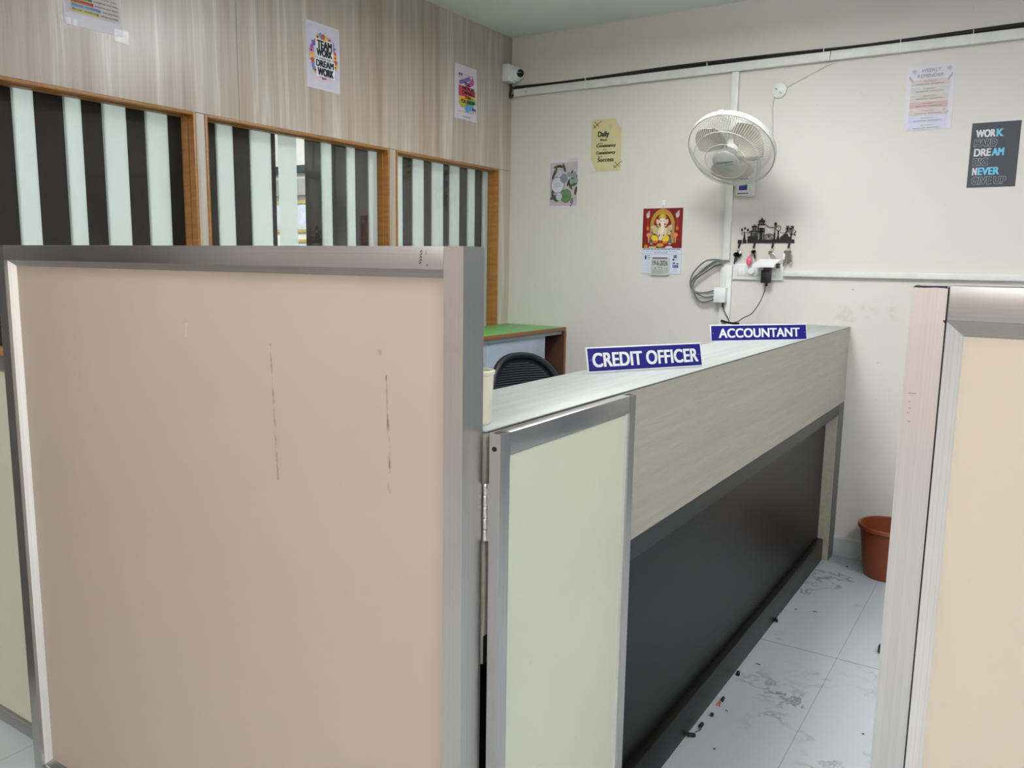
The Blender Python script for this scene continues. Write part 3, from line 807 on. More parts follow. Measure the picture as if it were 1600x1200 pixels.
def d_daily(m, w, h):
    k = ink; bl = k((34, 30, 26)); br = k((112, 104, 70))
    yl = k((207, 199, 152))
    m.poly([(-.46 * w, -.30 * h), (-.30 * w, -.48 * h), (.48 * w, -.48 * h), (.48 * w, .33 * h), (.33 * w, .48 * h), (-.46 * w, .48 * h)], P1, yl)
    for s, a, b2, c, d in [('Daily', -.28, .10, .135, .27), ('Work', -.2, .03, .08, .13), ('Build', -.25, -.11, .028, .05), ('Consistency', -.32, .33, -.055, .025), ('And', -.1, .02, -.098, -.075), ('Consistency', -.32, .33, -.19, -.11), ('Build', -.25, -.11, -.225, -.205), ('Success', -.26, .28, -.315, -.235)]:
        m.text(s, a * w, b2 * w, c * h, d * h, P2, bl, .05)
    for q, (x, z, s) in enumerate(((-.44, .34, 1), (.27, -.45, 1))):
        for l in (((0, 0), (.28, .13)), ((.04, .12), (.20, .02)), ((.1, .0), (.0, .06))):
            m.line([((x + l[0][0]) * w, (z + l[0][1]) * h), ((x + l[1][0]) * w, (z + l[1][1]) * h)], .004, P2, br)
    m.ell(.14 * w, .35 * h, .007, .009, P2, k((206, 176, 96)), 14).ell(.14 * w, .35 * h, .0045, .006, P3, yl, 14)
    m.poly([(-.5 * w, -.5 * h), (-.3 * w, -.5 * h), (-.47 * w, -.28 * h), (-.5 * w, -.28 * h)], P2, paperw).poly([(.5 * w, .5 * h), (.3 * w, .5 * h), (.47 * w, .3 * h), (.5 * w, .3 * h)], P2, paperw)


poster('yellow poster about Daily Work, Consistency and Success on the cream wall', -2.034, 2.013, .178, .272, 'B', d_daily, mat('yellow_paper', (206, 198, 156), .5, vary=.02), 'posters on the back wall')


def d_mind(m, w, h):
    k = ink; dk = k((52, 52, 48)); lf = k((78, 84, 66)); bt = k((70, 74, 120))
    m.rect(-.48 * w, .48 * w, -.45 * h, .44 * h, P1, k((186, 178, 184)))
    for (x, z, l, a) in ((-.22, .36, .05, .2), (-.1, .36, .04, -.3), (.02, .33, .05, -1.2), (-.3, .25, .05, 1.1), (-.36, .17, .04, 1.2), (.3, .2, .04, 1.5), (.4, .1, .05, .9), (.28, .05, .06, 1.2), (.36, -.02, .05, .3), (.25, -.05, .05, 2.2), (.18, .02, .04, 1.2), (-.38, -.2, .05, 1.6), (-.34, -.27, .05, .5), (-.3, -.31, .05, -.6), (.3, -.38, .05, 1.3), (.44, -.15, .05, 1.4)):
        m.ell(x * w, z * h, l * .5, l * .17, P2 + .0003, lf if l > .045 else dk, 14, rot=a)
    for x, z, r in ((.2, .19, .028), (.37, .17, .035), (.44, .06, .03), (.3, .04, .03)):
        m.ell(x * w, z * h, r * .5, r * .5, P2, k((136, 150, 148)), 14)
    for q, (x, z, r, c, tx) in enumerate(((-.2, -.02, .043, (206, 208, 218), ('Know', 'Yourself')), (-.15, .21, .018, (200, 204, 212), ('Think', 'well')), (.02, .11, .0225, (128, 142, 168), ('Be brave',)), (.1, -.25, .035, (104, 140, 90), ('Love', 'it')), (-.14, -.26, .021, (204, 206, 220), ('Be', 'honest')))):
        y = P3 + .0005 - q * .00025
        m.ell(x * w, z * h, r, r * 1.05, y, dk, 30).ell(x * w, z * h, r * .93, r * .98, y - .0001, k(c), 30)
        for j, s in enumerate(tx):
            zz = z * h + (len(tx) - 1) * .005 - j * .011
            m.text(s, x * w - r * .5, x * w + r * .5, zz - .003, zz + .0035, P4 - .0004, bt)
    m.line([(.32 * w, -.05 * h), (.36 * w, -.3 * h), (.26 * w, -.42 * h)], .002, P2, k((200, 196, 190)))
    m.rect(-.2 * w, .3 * w, -.44 * h, -.40 * h, P2, k((196, 172, 186)))


poster('grey poster of circles among leaves, lower left poster of the back wall', -2.290, 1.820, .180, .264, 'B', d_mind, paperw, 'posters on the back wall', tape=[(.06, .125, .05, .02)])


def d_week(m, w, h):
    k = ink; gy = k((150, 146, 156)); tx = k((140, 132, 140))
    m.text('WEEKLY', -.2 * w, .2 * w, .385 * h, .435 * h, P2, gy, .008).text('REMINDER', -.27 * w, .27 * w, .305 * h, .355 * h, P2, gy, .008)
    cols = [(206, 194, 194), (204, 202, 200), (206, 200, 190), (205, 178, 170), (212, 200, 198), (204, 206, 226), (208, 208, 226)]
    days = ['MONDAY', 'TUESDAY', 'WEDNESDAY', 'THURSDAY', 'FRIDAY', 'SATURDAY', 'SUNDAY']
    for q, (c, d) in enumerate(zip(cols, days)):
        z = .225 - q * .112
        m.rect(-.39 * w, .39 * w, (z - .047) * h, (z + .047) * h, P1, k(c))
        m.text(d, -.13 * w, .13 * w, (z + .012) * h, (z + .03) * h, P2, tx, .006)
        m.line([(-.28 * w, (z - .02) * h), (-.02 * w, (z - .02) * h)], .0022, P2, tx).line([(.0 * w, (z - .02) * h), (.28 * w, (z - .02) * h)], .0022, P2, tx)
    for x, z in ((-.34, .40), (.37, .42)):
        for j in range(5): m.ell(x * w + .006 * math.cos(j * 1.257), z * h + .006 * math.sin(j * 1.257), .005, .003, P2 - .0001 * j, k((190, 186, 196)), 10, rot=j * 1.257)
    for x, s in ((-.38, -1), (.38, 1)):
        for j in range(3): m.ell(x * w + s * .004 * j, (.27 + .02 * j) * h, .009, .003, P2 - .0001 * j, k((170, 166, 172)), 10, rot=1.2 * s)
    for x, z in ((.33, -.2), (.39, -.25)): m.ell(x * w, z * h, .008, .003, P2 - .0004, k((184, 180, 194)), 10, rot=.9)


poster('pale lilac WEEKLY REMINDER poster with pastel day bands', -.4865, 2.117, .189, .274, 'B', d_week, mat('pale_lilac_paper', (214, 210, 222), .4, vary=.01), 'posters on the back wall')


def d_work(m, w, h):
    k = ink; wt = k((214, 216, 222)); sk = k((110, 196, 232)); ol = k((160, 166, 174)); bg = MATS['dark_poster_paper']
    rows = [('WORK', 'f', .06, -.405, .16), ('HARD', 'o', -.09, -.42, .05), ('DREAM', 'f', -.24, -.41, .21), ('BIG', 'o', -.385, -.41, -.1), ('NEVER', 'f', -.535, -.41, .15), ('GIVE UP', 'o', -.675, -.41, .3)]
    for j, (s, t, z, a, b2) in enumerate(rows):
        z0 = .275 - j * .146; z1 = z0 + .118
        if t == 'f':
            n = {'WORK': 3, 'DREAM': 3, 'NEVER': 1}[s]; cut = a + (b2 - a) * n / len(s) * .98
            m.text(s[:n], a * w, (cut - .01) * w, z0 * h, z1 * h, P2, wt, .06).text(s[n:], (cut + .005) * w, b2 * w, z0 * h, z1 * h, P2, sk, .06)
        else:
            m.text(s, a * w - .0008, b2 * w + .0008, z0 * h - .0008, z1 * h + .0008, P2, ol, .10).text(s, a * w + .0008, b2 * w - .0008, z0 * h + .0012, z1 * h - .0012, P3, bg, .05)


poster('black WORK HARD DREAM BIG NEVER GIVE UP poster at the right edge', -.2225, 1.861, .178, .266, 'B', d_work, mat('dark_poster_paper', (66, 68, 80), .35, vary=.06, vscale=10), 'posters on the back wall')

# calendar with a seated deity picture and a tear-off date block
cal = thing('wall_calendar', 'red wall calendar with a seated elephant-headed deity and a date block', 'calendar', (-1.6905, YB, 1.336))
k = ink
w, h0, h1 = .2205, .133, .338
MB().box(-w / 2, w / 2, -.0035, -.001, 0, h1, mat('calendar_card', (206, 214, 228), .4, vary=.01)).build('backing_card', cal, smooth=False)
m = MB()
m.rect(-w / 2, w / 2, h0, h1, -.004, mat('red_print', (126, 20, 26), .4, vary=.12, vscale=14))


def U(zx, zy): return ((zx - 600) / 1020 * w * .985, h0 + (1130 - zy) / 1030 * (h1 - h0))


def PL(pts, y, c): m.poly([U(*p) for p in pts][::-1], y, k(c))


def EL(x, y0, rx, ry, y, c, rot=0):
    p = U(x, y0); m.ell(p[0], p[1], rx / 1020 * w, ry / 1030 * (h1 - h0), y, k(c), 22, rot=rot)


def arc(r0, r1, c, y):
    o = [(600 + r0 * math.cos(a), 500 - r0 * 1.22 * math.sin(a) ** 1.15 if math.sin(a) > 0 else 500) for a in [PI * q / 20 for q in range(21)]]
    i = [(600 + r1 * math.cos(a), 500 - r1 * 1.16 * math.sin(a) ** 1.15 if math.sin(a) > 0 else 500) for a in [PI * q / 20 for q in range(21)]]
    for q in range(20): PL([o[q], i[q], i[q + 1], o[q + 1]], y, c)


arc(315, 225, (176, 138, 44), -.0046)
for x in (330, 870): PL([(x - 45, 500), (x - 55, 720), (x - 30, 1000), (x + 40, 1000), (x + 45, 720), (x + 45, 500)], -.0045, (160, 130, 84))
for x in (215, 985):
    PL([(x - 55, 250), (x, 190), (x + 40, 150), (x + 45, 250), (x + 30, 340), (x - 35, 350)], -.0045, (188, 176, 178)); EL(x + 5, 300, 35, 22, -.0048, (214, 200, 170))
    PL([(x - 14, 350), (x + 14, 350), (x + 18, 560), (x - 18, 560)], -.0044, (160, 58, 26)); EL(x, 620, 36, 55, -.0046, (196, 110, 34))
    sx = 60 if x < 600 else -60
    EL(x + sx * .6, 790, 60, 60, -.0047, (206, 130, 90)); PL([(x + sx * .3, 850), (x + sx, 850), (x + sx * .8, 990), (x + sx * .4, 990)], -.0046, (206, 150, 70))
for x in (330, 810): EL(x, 965, 48, 70, -.0049, (84, 92, 112)); EL(x, 1020, 40, 20, -.0051, (170, 160, 90))
EL(600, 700, 190, 150, -.0049, (176, 156, 110)); EL(400, 640, 70, 110, -.005, (190, 164, 124), .3); EL(790, 640, 70, 110, -.005, (190, 164, 124), -.3)
EL(600, 720, 120, 150, -.0051, (214, 196, 170))
EL(475, 450, 38, 75, -.0052, (222, 176, 160), .25); EL(715, 450, 38, 75, -.0052, (222, 176, 160), -.25)
PL([(515, 390), (500, 320), (540, 250), (600, 210), (660, 250), (700, 320), (685, 390)], -.0054, (186, 150, 40)); EL(600, 310, 55, 45, -.0056, (202, 170, 62))
EL(600, 430, 88, 75, -.0055, (226, 214, 202)); PL([(545, 450), (655, 450), (640, 600), (640, 700), (600, 745), (550, 735), (545, 705), (590, 690), (575, 600)], -.0057, (232, 214, 200))
for x in (553, 640): EL(x, 432, 17, 14, -.0059, (60, 50, 50))
for x, y0 in ((490, 560), (680, 560), (440, 630), (720, 640), (790, 755), (340, 590), (830, 560), (400, 720)): EL(x, y0, 32, 34, -.0053, (202, 184, 140))
for x, y0 in ((480, 575), (690, 580), (350, 730), (830, 690), (530, 800), (650, 800)): EL(x, y0, 22, 22, -.0054, (92, 88, 52))
EL(425, 880, 95, 78, -.0056, (222, 190, 30), -.55); EL(705, 890, 95, 80, -.0056, (222, 190, 30), .5)
EL(430, 965, 70, 35, -.0057, (206, 110, 40)); EL(690, 985, 70, 32, -.0057, (206, 110, 40))
EL(565, 880, 45, 60, -.0058, (206, 200, 190)); EL(565, 960, 34, 34, -.0059, (160, 70, 50)); EL(560, 1050, 90, 50, -.0057, (190, 150, 60))
EL(190, 1085, 45, 50, -.005, (176, 130, 40)); EL(360, 1110, 95, 26, -.0058, (206, 196, 160)); EL(420, 1090, 50, 22, -.0059, (190, 160, 50))
m.poly([U(680, 1130), U(720, 1090), U(800, 1070), U(870, 1090), U(900, 1130)][::-1], -.006, k((206, 208, 224)))
m.build('deity_picture', cal, smooth=False)
m = MB(); dk = k((70, 76, 104)); nv = k((46, 62, 128))
for z, a, b2, lw, c in ((.1275, -.105, .103, .0042, k((92, 100, 120))), (.1165, -.088, .088, .0024, k((140, 148, 176))), (.109, -.04, .038, .0024, k((140, 120, 150)))):
    x = a; random.seed(int(z * 1e4))
    while x < b2:
        l = random.uniform(.008, .022); m.line([(x, z), (min(x + l, b2), z)], lw, -.0042, c); x += l + .003
m.line([(-.11, .1025), (.11, .1025)], .001, -.0042, k((130, 130, 140)))
m.ell(-.087, .085, .0052, .012, -.0042, k((40, 46, 62)), 16)
for z in (.093, .084, .0765): m.line([(-.076, z), (-.062, z)], .0022, -.0042, dk)
for z in (.055, .042, .03, .018): m.line([(-.092, z), (-.064, z + .001)], .001, -.0042, k((176, 188, 206)))
m.rect(.068, .088, .082, .0965, -.0042, nv).rect(.071, .085, .0855, .093, -.0045, k((200, 212, 236))).rect(.074, .082, .0855, .093, -.0047, nv)
m.ell(.069, .0735, .0062, .0052, -.0042, k((28, 34, 48)), 14).rect(.080, .096, .0715, .0755, -.0042, k((170, 168, 190)))
m.rect(.065, .08, .051, .061, -.0042, k((120, 122, 148))).rect(.085, .098, .0495, .0565, -.0042, k((176, 150, 62))).ell(.093, .053, .004, .0035, -.0045, k((40, 36, 24)), 10)
m.rect(.066, .097, .032, .046, -.0042, nv); m.rect(.071, .076, .035, .043, -.0045, k((150, 168, 214))).rect(.082, .087, .035, .043, -.0045, k((150, 168, 214)))
for z in (.023, .014): m.line([(.07, z), (.09, z)], .0018, -.0042, k((130, 146, 170)))
m.build('printed_details', cal, smooth=False)
m = MB().box(-.051, .050, -.011, -.0035, -.008, .083, mat('newsprint', (190, 192, 190), .6, vary=.02))
m.box(-.044, .038, -.0125, -.011, .079, .0845, k((24, 28, 46)))
m.text('19-6-2026', -.044, .040, .043, .069, -.0116, k((44, 46, 48)), .02)
m.line([(-.032, .032), (-.022, .029)], .004, -.0116, k((70, 72, 72))).line([(-.012, .033), (-.002, .033)], .004, -.0116, k((80, 82, 82))).line([(.006, .037), (.012, .026)], .003, -.0116, k((70, 72, 72)))
for z in (.021, .016, .011, .006, .001): m.line([(-.044, z), (.02, z)], .002, -.0116, k((140, 142, 142)))
m.rect(.024, .026, 0, .037, -.0116, k((150, 152, 152)))
for z in (.03, .02, .01): m.line([(.03, z), (.044, z)], .003, -.0116, k((140, 142, 142)))
m.build('date_block', cal, smooth=False)
MB().box(-.012, .010, -.004, 0, h1 + .012, h1 + .042, M['pvcw'], .002).tube([(-.001, -.005, h1 + .016), (-.001, -.011, h1 + .006), (-.001, -.009, h1 - .004)], .0014, M['steel'], 6).build('hook', cal)

# ------------------------------------------------------------------ cable trunking on the back wall
ZT0, ZT1 = 2.313, 2.353
o = MB().box(-2.615, 2.2, YB - .026, YB, ZT0, ZT1, M['pvc'], .002).build('cable_trunking'); tag(o, 'long white horizontal cable trunking high on the back wall', 'cable trunking')
for x in (-2.16, -1.485, -.935, -.615, -.338):
    MB().box(x - .0012, x + .0012, YB - .0272, YB - .0005, ZT0 - .001, ZT1 + .016, M['pvcw']).build('tie_strap', o, smooth=False)
MB().box(-.905, -.903, YB - .0268, YB - .001, ZT0, ZT1, M['dark']).build('joint_gap', o, smooth=False)
MB().lathe([(.0001, .004), (.004, .003), (.006, 0)], M['steel'], 12).xf(Matrix.Translation((-2.535, YB - .026, 2.334)) @ Matrix.Rotation(PI / 2, 4, 'X')).build('screw', o)
cbm = MB()
for k2 in range(3):
    ph = k2 * .9; pts = []
    for q in range(45):
        x = -2.615 + q * .108
        pts.append((x, YB - .008 - .006 * (k2 % 2), ZT1 + .0105 + .004 * k2 * .8 + .005 * math.sin(x * 4.1 + ph) * (k2 > 0)))
    cbm.tube(pts, .0045, M['cable'], 6)
cbm.tube([(-2.632, YB - .03, 2.382), (-2.632, YB - .025, 2.37), (-2.62, YB - .015, 2.360), (-2.56, YB - .012, 2.362)], .006, M['cable'], 8)
cbm.tube(smoothpath([(-2.631, YB - .02, 2.37), (-2.635, YB - .03, 2.325), (-2.628, YB - .03, 2.31), (-2.6215, YB - .02, 2.325)], 5), .006, M['cable'], 8)
tag(cbm.build('cable_bundle'), 'black cables lying along the top of the high trunking', 'cable')


def duct(lab, x0, x1, z0, z1, d=.022, name='cable_trunking'):
    return tag(MB().box(x0, x1, YB - d, YB, z0, z1, M['pvc'], .0018).build(name), lab, 'cable trunking', 'cable trunking on the back wall')


duct('white vertical trunking running down behind the fan', -1.357, -1.322, 1.411, ZT0 - .001)
o = duct('wide white trunking above the counter, left of the switch board', -1.362, -1.306, .80, 1.384, .018)
MB().box(-1.356, -1.332, YB - .024, YB - .018, 1.275, 1.378, M['pvc'], .001).build('inner_duct', o)
o = duct('white horizontal trunking right of the switch board', -1.053, 2.0, 1.337, 1.363, .02)

# network box with coiled grey cables
t = thing('junction_box', 'white plastic junction box with grey cables coming in from the left', 'junction box', (-1.3515, YB - .018, 1.2))
MB().box(-.0295, .0295, -.034, 0, 0, .074, M['pvcw'], .002).build('box_body', t)
MB().box(-.0275, .0275, -.0355, -.034, .0165, .0545, M['pvcw'], .0015).build('lid', t)
mm = MB()
starts = [(-1.338, 1.397), (-1.342, 1.395), (-1.346, 1.393), (-1.350, 1.390)]
mids = [[(-1.372, 1.412), (-1.44, 1.404), (-1.50, 1.345), (-1.514, 1.287), (-1.490, 1.252), (-1.44, 1.246)],
        [(-1.38, 1.406), (-1.43, 1.375), (-1.485, 1.322), (-1.506, 1.286), (-1.480, 1.245), (-1.43, 1.224)],
        [(-1.38, 1.398), (-1.44, 1.355), (-1.490, 1.318), (-1.502, 1.285), (-1.485, 1.25), (-1.44, 1.242)],
        [(-1.39, 1.380), (-1.45, 1.340), (-1.485, 1.312), (-1.499, 1.27), (-1.470, 1.21), (-1.43, 1.199)]]
ends = [(-1.381, 1.259), (-1.381, 1.231), (-1.381, 1.246), (-1.381, 1.215)]
for q in range(4):
    d = .018 + .009 * (q % 3)
    p = [(starts[q][0], YB - .024 - .004 * q, starts[q][1])] + [(x, YB - d - .012, z) for x, z in mids[q]] + [(ends[q][0] - .001, YB - .036, ends[q][1])]
    mm.tube(smoothpath(p, 6), .0038, M['gcable'], 7)
tag(mm.build('cable_coil'), 'loop of grey network cables left of the junction box', 'cable')
# thin black lead out of the box, resting on the counter, joined to the adapter
mm = MB()
mm.tube([(-1.337, YB - .034, 1.205), (-1.337, YB - .034, 1.175)], .005, M['black'], 8)
mm.tube(smoothpath([(-1.337, YB - .034, 1.18), (-1.325, YB - .03, 1.15), (-1.304, YB - .035, 1.119), (-1.300, YB - .04, 1.103), (-1.325, YB - .03, 1.098), (-1.337, YB - .03, 1.106)], 5), .0022, M['cable'], 6)
tag(mm.build('data_lead'), 'thin black lead hanging from the junction box', 'cable')
mm = MB()
mm.tube(smoothpath([(-1.123, YB - .06, 1.296), (-1.127, YB - .055, 1.264), (-1.149, YB - .045, 1.21), (-1.187, YB - .04, 1.152), (-1.224, YB - .04, 1.131), (-1.256, YB - .04, 1.109), (-1.30, YB - .04, 1.098), (-1.338, YB - .036, 1.110), (-1.33, YB - .04, 1.100), (-1.25, YB - .04, 1.099), (-1.262, YB - .05, 1.085), (-1.29, YB - .05, 1.02)], 6), .0021, M['cable'], 6)
for dz in (0, .0035, -.0035):                                # the slack folded up and tied
    mm.tube(smoothpath([(-1.340, YB - .032, 1.110 + dz), (-1.31, YB - .035, 1.102 + dz * .6), (-1.27, YB - .035, 1.098 + dz), (-1.248, YB - .035, 1.100 + dz * .5)], 4), .0026, M['cable'], 6)
# ------------------------------------------------------------------ switch board with regulator, charger and router
sw = thing('switch_board', 'white modular switch board with fan regulator under the key rack', 'switch board', (-1.1795, YB, 1.316))
MB().box(-.1245, .1245, -.012, 0, 0, .078, M['pvcw'], .003).build('face_plate', sw)
MB().box(-.100, .092, -.0145, -.012, .017, .065, M['pvc'], .0015).build('module_frame', sw)
MB().box(-.094, -.062, -.0165, -.0145, .022, .06, M['pvcw'], .0012).build('socket', sw)
MB().box(-.058, -.05, -.0185, -.0145, .028, .055, M['pvcw'], .0015).build('switch', sw)
MB().lathe([(.0001, .014), (.013, .013), (.016, .010), (.0175, 0)], M['pvcw'], 24).xf(Matrix.Translation((-.028, -.0145, .041)) @ Matrix.Rotation(PI / 2, 4, 'X')).build('regulator_knob', sw)
MB().box(.0, .024, -.0165, -.0145, .022, .06, M['pvc'], .0012).build('blank_module', sw)
MB().box(.052, .086, -.0165, -.0145, .022, .06, M['pvcw'], .0012).build('socket', sw)
ad = thing('power_adapter', 'black power adapter plugged into the switch board', 'adapter', (-1.1295, YB - .0165, 1.303))
MB().box(-.0215, .0215, -.036, 0, 0, .062, M['black'], .003).build('adapter_body', ad)
MB().box(-.012, .0215, -.034, -.004, .062, .074, M['redp'], .002).build('red_top', ad)
MB().lathe([(.0045, 0), (.0055, .004), (.005, .016), (.0001, .017)], M['black'], 12, (.004, -.018, -.016)).build('strain_relief', ad)
mm.build('power_cord', ad).matrix_parent_inverse = Matrix.Translation((-1.1295, YB - .0165, 1.303)).inverted()
rt = thing('wifi_router', 'small white router tray sitting on the black power adapter', 'router', (-1.128, YB - .02, 1.378))
MB().add([(-.058, -.060, 0), (.046, -.060, 0), (.062, -.006, .03), (-.036, -.006, .03), (-.058, -.060, .012), (.046, -.060, .012), (.062, -.006, .040), (-.036, -.006, .040)],
         [(3, 2, 1, 0), (4, 5, 6, 7), (0, 1, 5, 4), (1, 2, 6, 5), (2, 3, 7, 6), (3, 0, 4, 7)], M['pvcw']).build('router_body', rt, smooth=False)
MB().add([(-.012, -.041, .0202), (-.002, -.041, .0202), (.001, -.031, .0248), (-.009, -.031, .0248)], [(0, 1, 2, 3)], ink((90, 110, 170))).build('logo', rt, smooth=False)
MB().box(.052, .062, -.05, -.012, -.004, .02, M['black'], .002).build('rear_port', rt)

# ------------------------------------------------------------------ key rack
kr = thing('key_rack', 'black metal key rack with a town skyline cut-out', 'key rack', (-1.151, YB, 1.494))


def K(zx, zy): return ((zx - 775) / 880 * .274, (505 - zy) * .00033)


def kp(m, pts, y0=-.006, y1=-.003): m.prism([K(*p) for p in pts][::-1], y0, y1, M['blackm'])


def kb(m, x0, y0, x1, y1): kp(m, [(x0, y0), (x1, y0), (x1, y1), (x0, y1)])


def kl(m, pts, r=.0012): m.tube([(K(*p)[0], -.0045, K(*p)[1]) for p in pts], r, M['blackm'], 6)


m = MB(); kb(m, 335, 455, 400, 505); kb(m, 412, 458, 472, 505); kb(m, 487, 450, 1215, 500)
m.build('mounting_bar', kr, smooth=False)
m = MB()
# triple street lamp
kp(m, [(415, 460), (425, 400), (432, 330), (440, 330), (448, 400), (462, 460)])
kl(m, [(436, 350), (400, 345), (392, 320)]); kl(m, [(436, 350), (478, 345), (488, 320)])
for x, y in ((392, 310), (442, 290), (488, 312)): kp(m, [(x - 16, y - 12), (x, y - 26), (x + 16, y - 12), (x + 10, y + 14), (x - 10, y + 14)])
for x in (392, 488): kl(m, [(x, 350), (x, 378)], .0016)
# stepped house and pagoda
kp(m, [(490, 455), (490, 400), (520, 400), (530, 395), (640, 395), (640, 455)])
for y in (330, 352, 374): kb(m, 540, y, 622, y + 10)
kb(m, 533, 320, 545, 400); kb(m, 615, 320, 627, 400); kp(m, [(500, 352), (520, 322), (640, 322), (640, 332), (530, 332), (506, 360)])
for x in (556, 575, 594, 610): kb(m, x, 268, x + 8, 322)
kp(m, [(545, 272), (550, 250), (578, 245), (588, 222), (596, 245), (622, 250), (628, 272)])
# tall tower
kb(m, 640, 235, 656, 455); kb(m, 735, 300, 750, 455); kb(m, 672, 280, 722, 455); kb(m, 640, 222, 750, 240); kb(m, 640, 285, 750, 300); kb(m, 640, 325, 750, 345)
kp(m, [(655, 205), (650, 165), (668, 175), (690, 150), (702, 128), (712, 150), (732, 172), (750, 160), (745, 205)]); kb(m, 655, 200, 672, 225); kb(m, 722, 200, 738, 225); kb(m, 690, 212, 712, 225)
# hanging chains, bridge
kl(m, [(748, 200), (775, 240), (815, 268), (860, 278), (905, 270)], .0009); kl(m, [(748, 225), (790, 262), (840, 282), (905, 280)], .0008)
kl(m, [(752, 395), (780, 375), (820, 364), (860, 372), (890, 390)], .0016); kl(m, [(752, 440), (790, 428), (820, 424), (860, 430), (890, 442)], .0014)
for x in (762, 780, 860, 878): kl(m, [(x, 382), (x, 440)], .0008)
kp(m, [(795, 385), (850, 385), (845, 405), (822, 416), (800, 405)])
# lamp post, clock, car, tree
kb(m, 893, 355, 920, 455); kb(m, 903, 250, 914, 360); kp(m, [(890, 222), (914, 198), (938, 222), (928, 255), (902, 255)])
a = [2 * PI * q / 20 for q in range(20)]
m.tube([(K(962 + 36 * math.cos(q), 288)[0], -.0045, K(0, 288 + 36 * math.sin(q))[1]) for q in a], .0016, M['blackm'], 6, closed=True)
kl(m, [(962, 270), (962, 290), (978, 284)], .0009); kp(m, [(935, 455), (952, 400), (955, 325), (970, 325), (974, 400), (992, 455)])
kp(m, [(995, 450), (997, 410), (1030, 395), (1045, 370), (1085, 362), (1110, 372), (1120, 400), (1140, 410), (1140, 450)]); kl(m, [(985, 340), (1030, 358), (1075, 352)], .0008)
kp(m, [(1140, 455), (1150, 400), (1135, 360), (1145, 355), (1158, 380), (1168, 350), (1178, 355), (1168, 400), (1172, 455)])
random.seed(11)
for q in range(34):
    x = random.uniform(1075, 1210); y = random.uniform(255, 350) + max(0, x - 1190) * 1.5; s = random.uniform(8, 15)
    kp(m, [(x - s, y), (x, y - s * .9), (x + s, y), (x, y + s * .8)])
for x, y in ((1225, 340), (1218, 385)): kp(m, [(x - 11, y), (x, y - 14), (x + 11, y), (x, y + 14)])
for p in ([(1158, 380), (1110, 310)], [(1160, 375), (1140, 280)], [(1165, 370), (1190, 300)], [(1168, 385), (1215, 350)]): kl(m, p, .0013)
m.build('skyline_cutout', kr, smooth=False)
HX = [365, 605, 892, 1140]
for x in HX:
    X = K(x, 0)[0]
    MB().box(X - .0045, X + .0045, -.006, -.003, -.014, .003, M['blackm']).tube(smoothpath([(X, -.0045, -.010), (X, -.009, -.020), (X, -.017, -.021), (X, -.019, -.013)], 4), .0034, M['blackm'], 8).build('hook', kr)


def key(m, x, y, z, L, a, mt, head=.0085):
    s = len(m.v)
    m.prism([(head * math.cos(q * PI / 6), head * math.sin(q * PI / 6)) for q in range(12)], -.0012, .0012, mt)
    pts = [(-.0026, -head * .8), (-.0026, -L), (0, -L - .003), (.0026, -L)]
    for j in range(4): z1 = -L + .004 + j * .005; pts += [(.0046, z1), (.0026, z1 + .0025)]
    pts += [(.0026, -head * .8)]
    m.prism(pts, -.001, .001, mt)
    m.xf(Matrix.Translation((x, y, z)) @ Matrix.Rotation(a, 4, 'Y'), s)


def bunch(lab, hk, build):
    X = -1.151 + K(HX[hk], 0)[0]
    t = thing('key_bunch', lab, 'keys', (X, YB - .015, 1.474), 0, 'key bunches on the rack')
    MB().tube([(.009 * math.cos(2 * PI * q / 18), 0, -.009 + .009 * math.sin(2 * PI * q / 18)) for q in range(18)], .001, M['steel'], 6, closed=True).build('key_ring', t)
    build(t)


def b0(t):
    MB().box(-.007, .004, -.003, .003, -.03, -.014, M['keym'], .001).build('metal_tab', t)
    for x, a, L in ((-.012, .12, .045), (-.002, .2, .036), (.006, .05, .016)):
        m = MB(); key(m, x, -.004, -.036, L, a, M['black'], .012); m.build('key', t)
    MB().prism([(.003, -.024), (.008, -.034), (.016, -.026), (.013, -.014)], -.006, -.004, M['white']).build('paper_tag', t, smooth=False)


def b1(t):
    for x, a, L in ((.002, -.3, .03), (-.003, .35, .026), (.006, -.12, .034)):
        m = MB(); key(m, x, -.004, -.022, L, a, M['keym'] if x else M['black'], .009); m.build('key', t)
    MB().tube(smoothpath([(-.003, -.002, -.018), (-.014, -.005, -.032), (-.018, -.007, -.046)], 4), .0012, M['steel'], 6).build('chain', t)
    MB().lathe([(.0001, -.022), (.009, -.02), (.0135, -.008), (.0135, .008), (.009, .018), (.004, .022), (.0001, .023)], M['pink'], 14, (-.016, -.008, -.066)).build('pink_charm', t)['label'] = 'glossy pink charm'


def b2(t):
    m = MB(); key(m, -.006, -.004, -.026, .016, .1, M['keym'], .010); m.build('key', t)
    MB().tube([(.004 + .0125 * math.cos(2 * PI * q / 22), -.006, -.043 + .0125 * math.sin(2 * PI * q / 22)) for q in range(22)], .0032, M['steel'], 8, closed=True).build('round_charm', t)
    MB().prism([(-.004, -.05), (.013, -.05), (.015, -.04), (.004, -.035)], -.008, -.004, M['steel']).build('charm_plate', t, smooth=False)


def b3(t):
    for q, (x, a, L) in enumerate(((-.012, .1, .066), (-.006, .05, .05), (.001, -.02, .056), (.006, -.06, .052), (.011, -.14, .046))):
        m = MB(); key(m, x, -.003 - .002 * q, -.022, L, a, M['keym'], .0078); m.build('key', t)
    MB().prism([(-.02, -.055), (-.011, -.057), (-.009, -.030), (-.018, -.028)], -.016, -.013, M['pvcw']).build('white_tag', t, smooth=False)


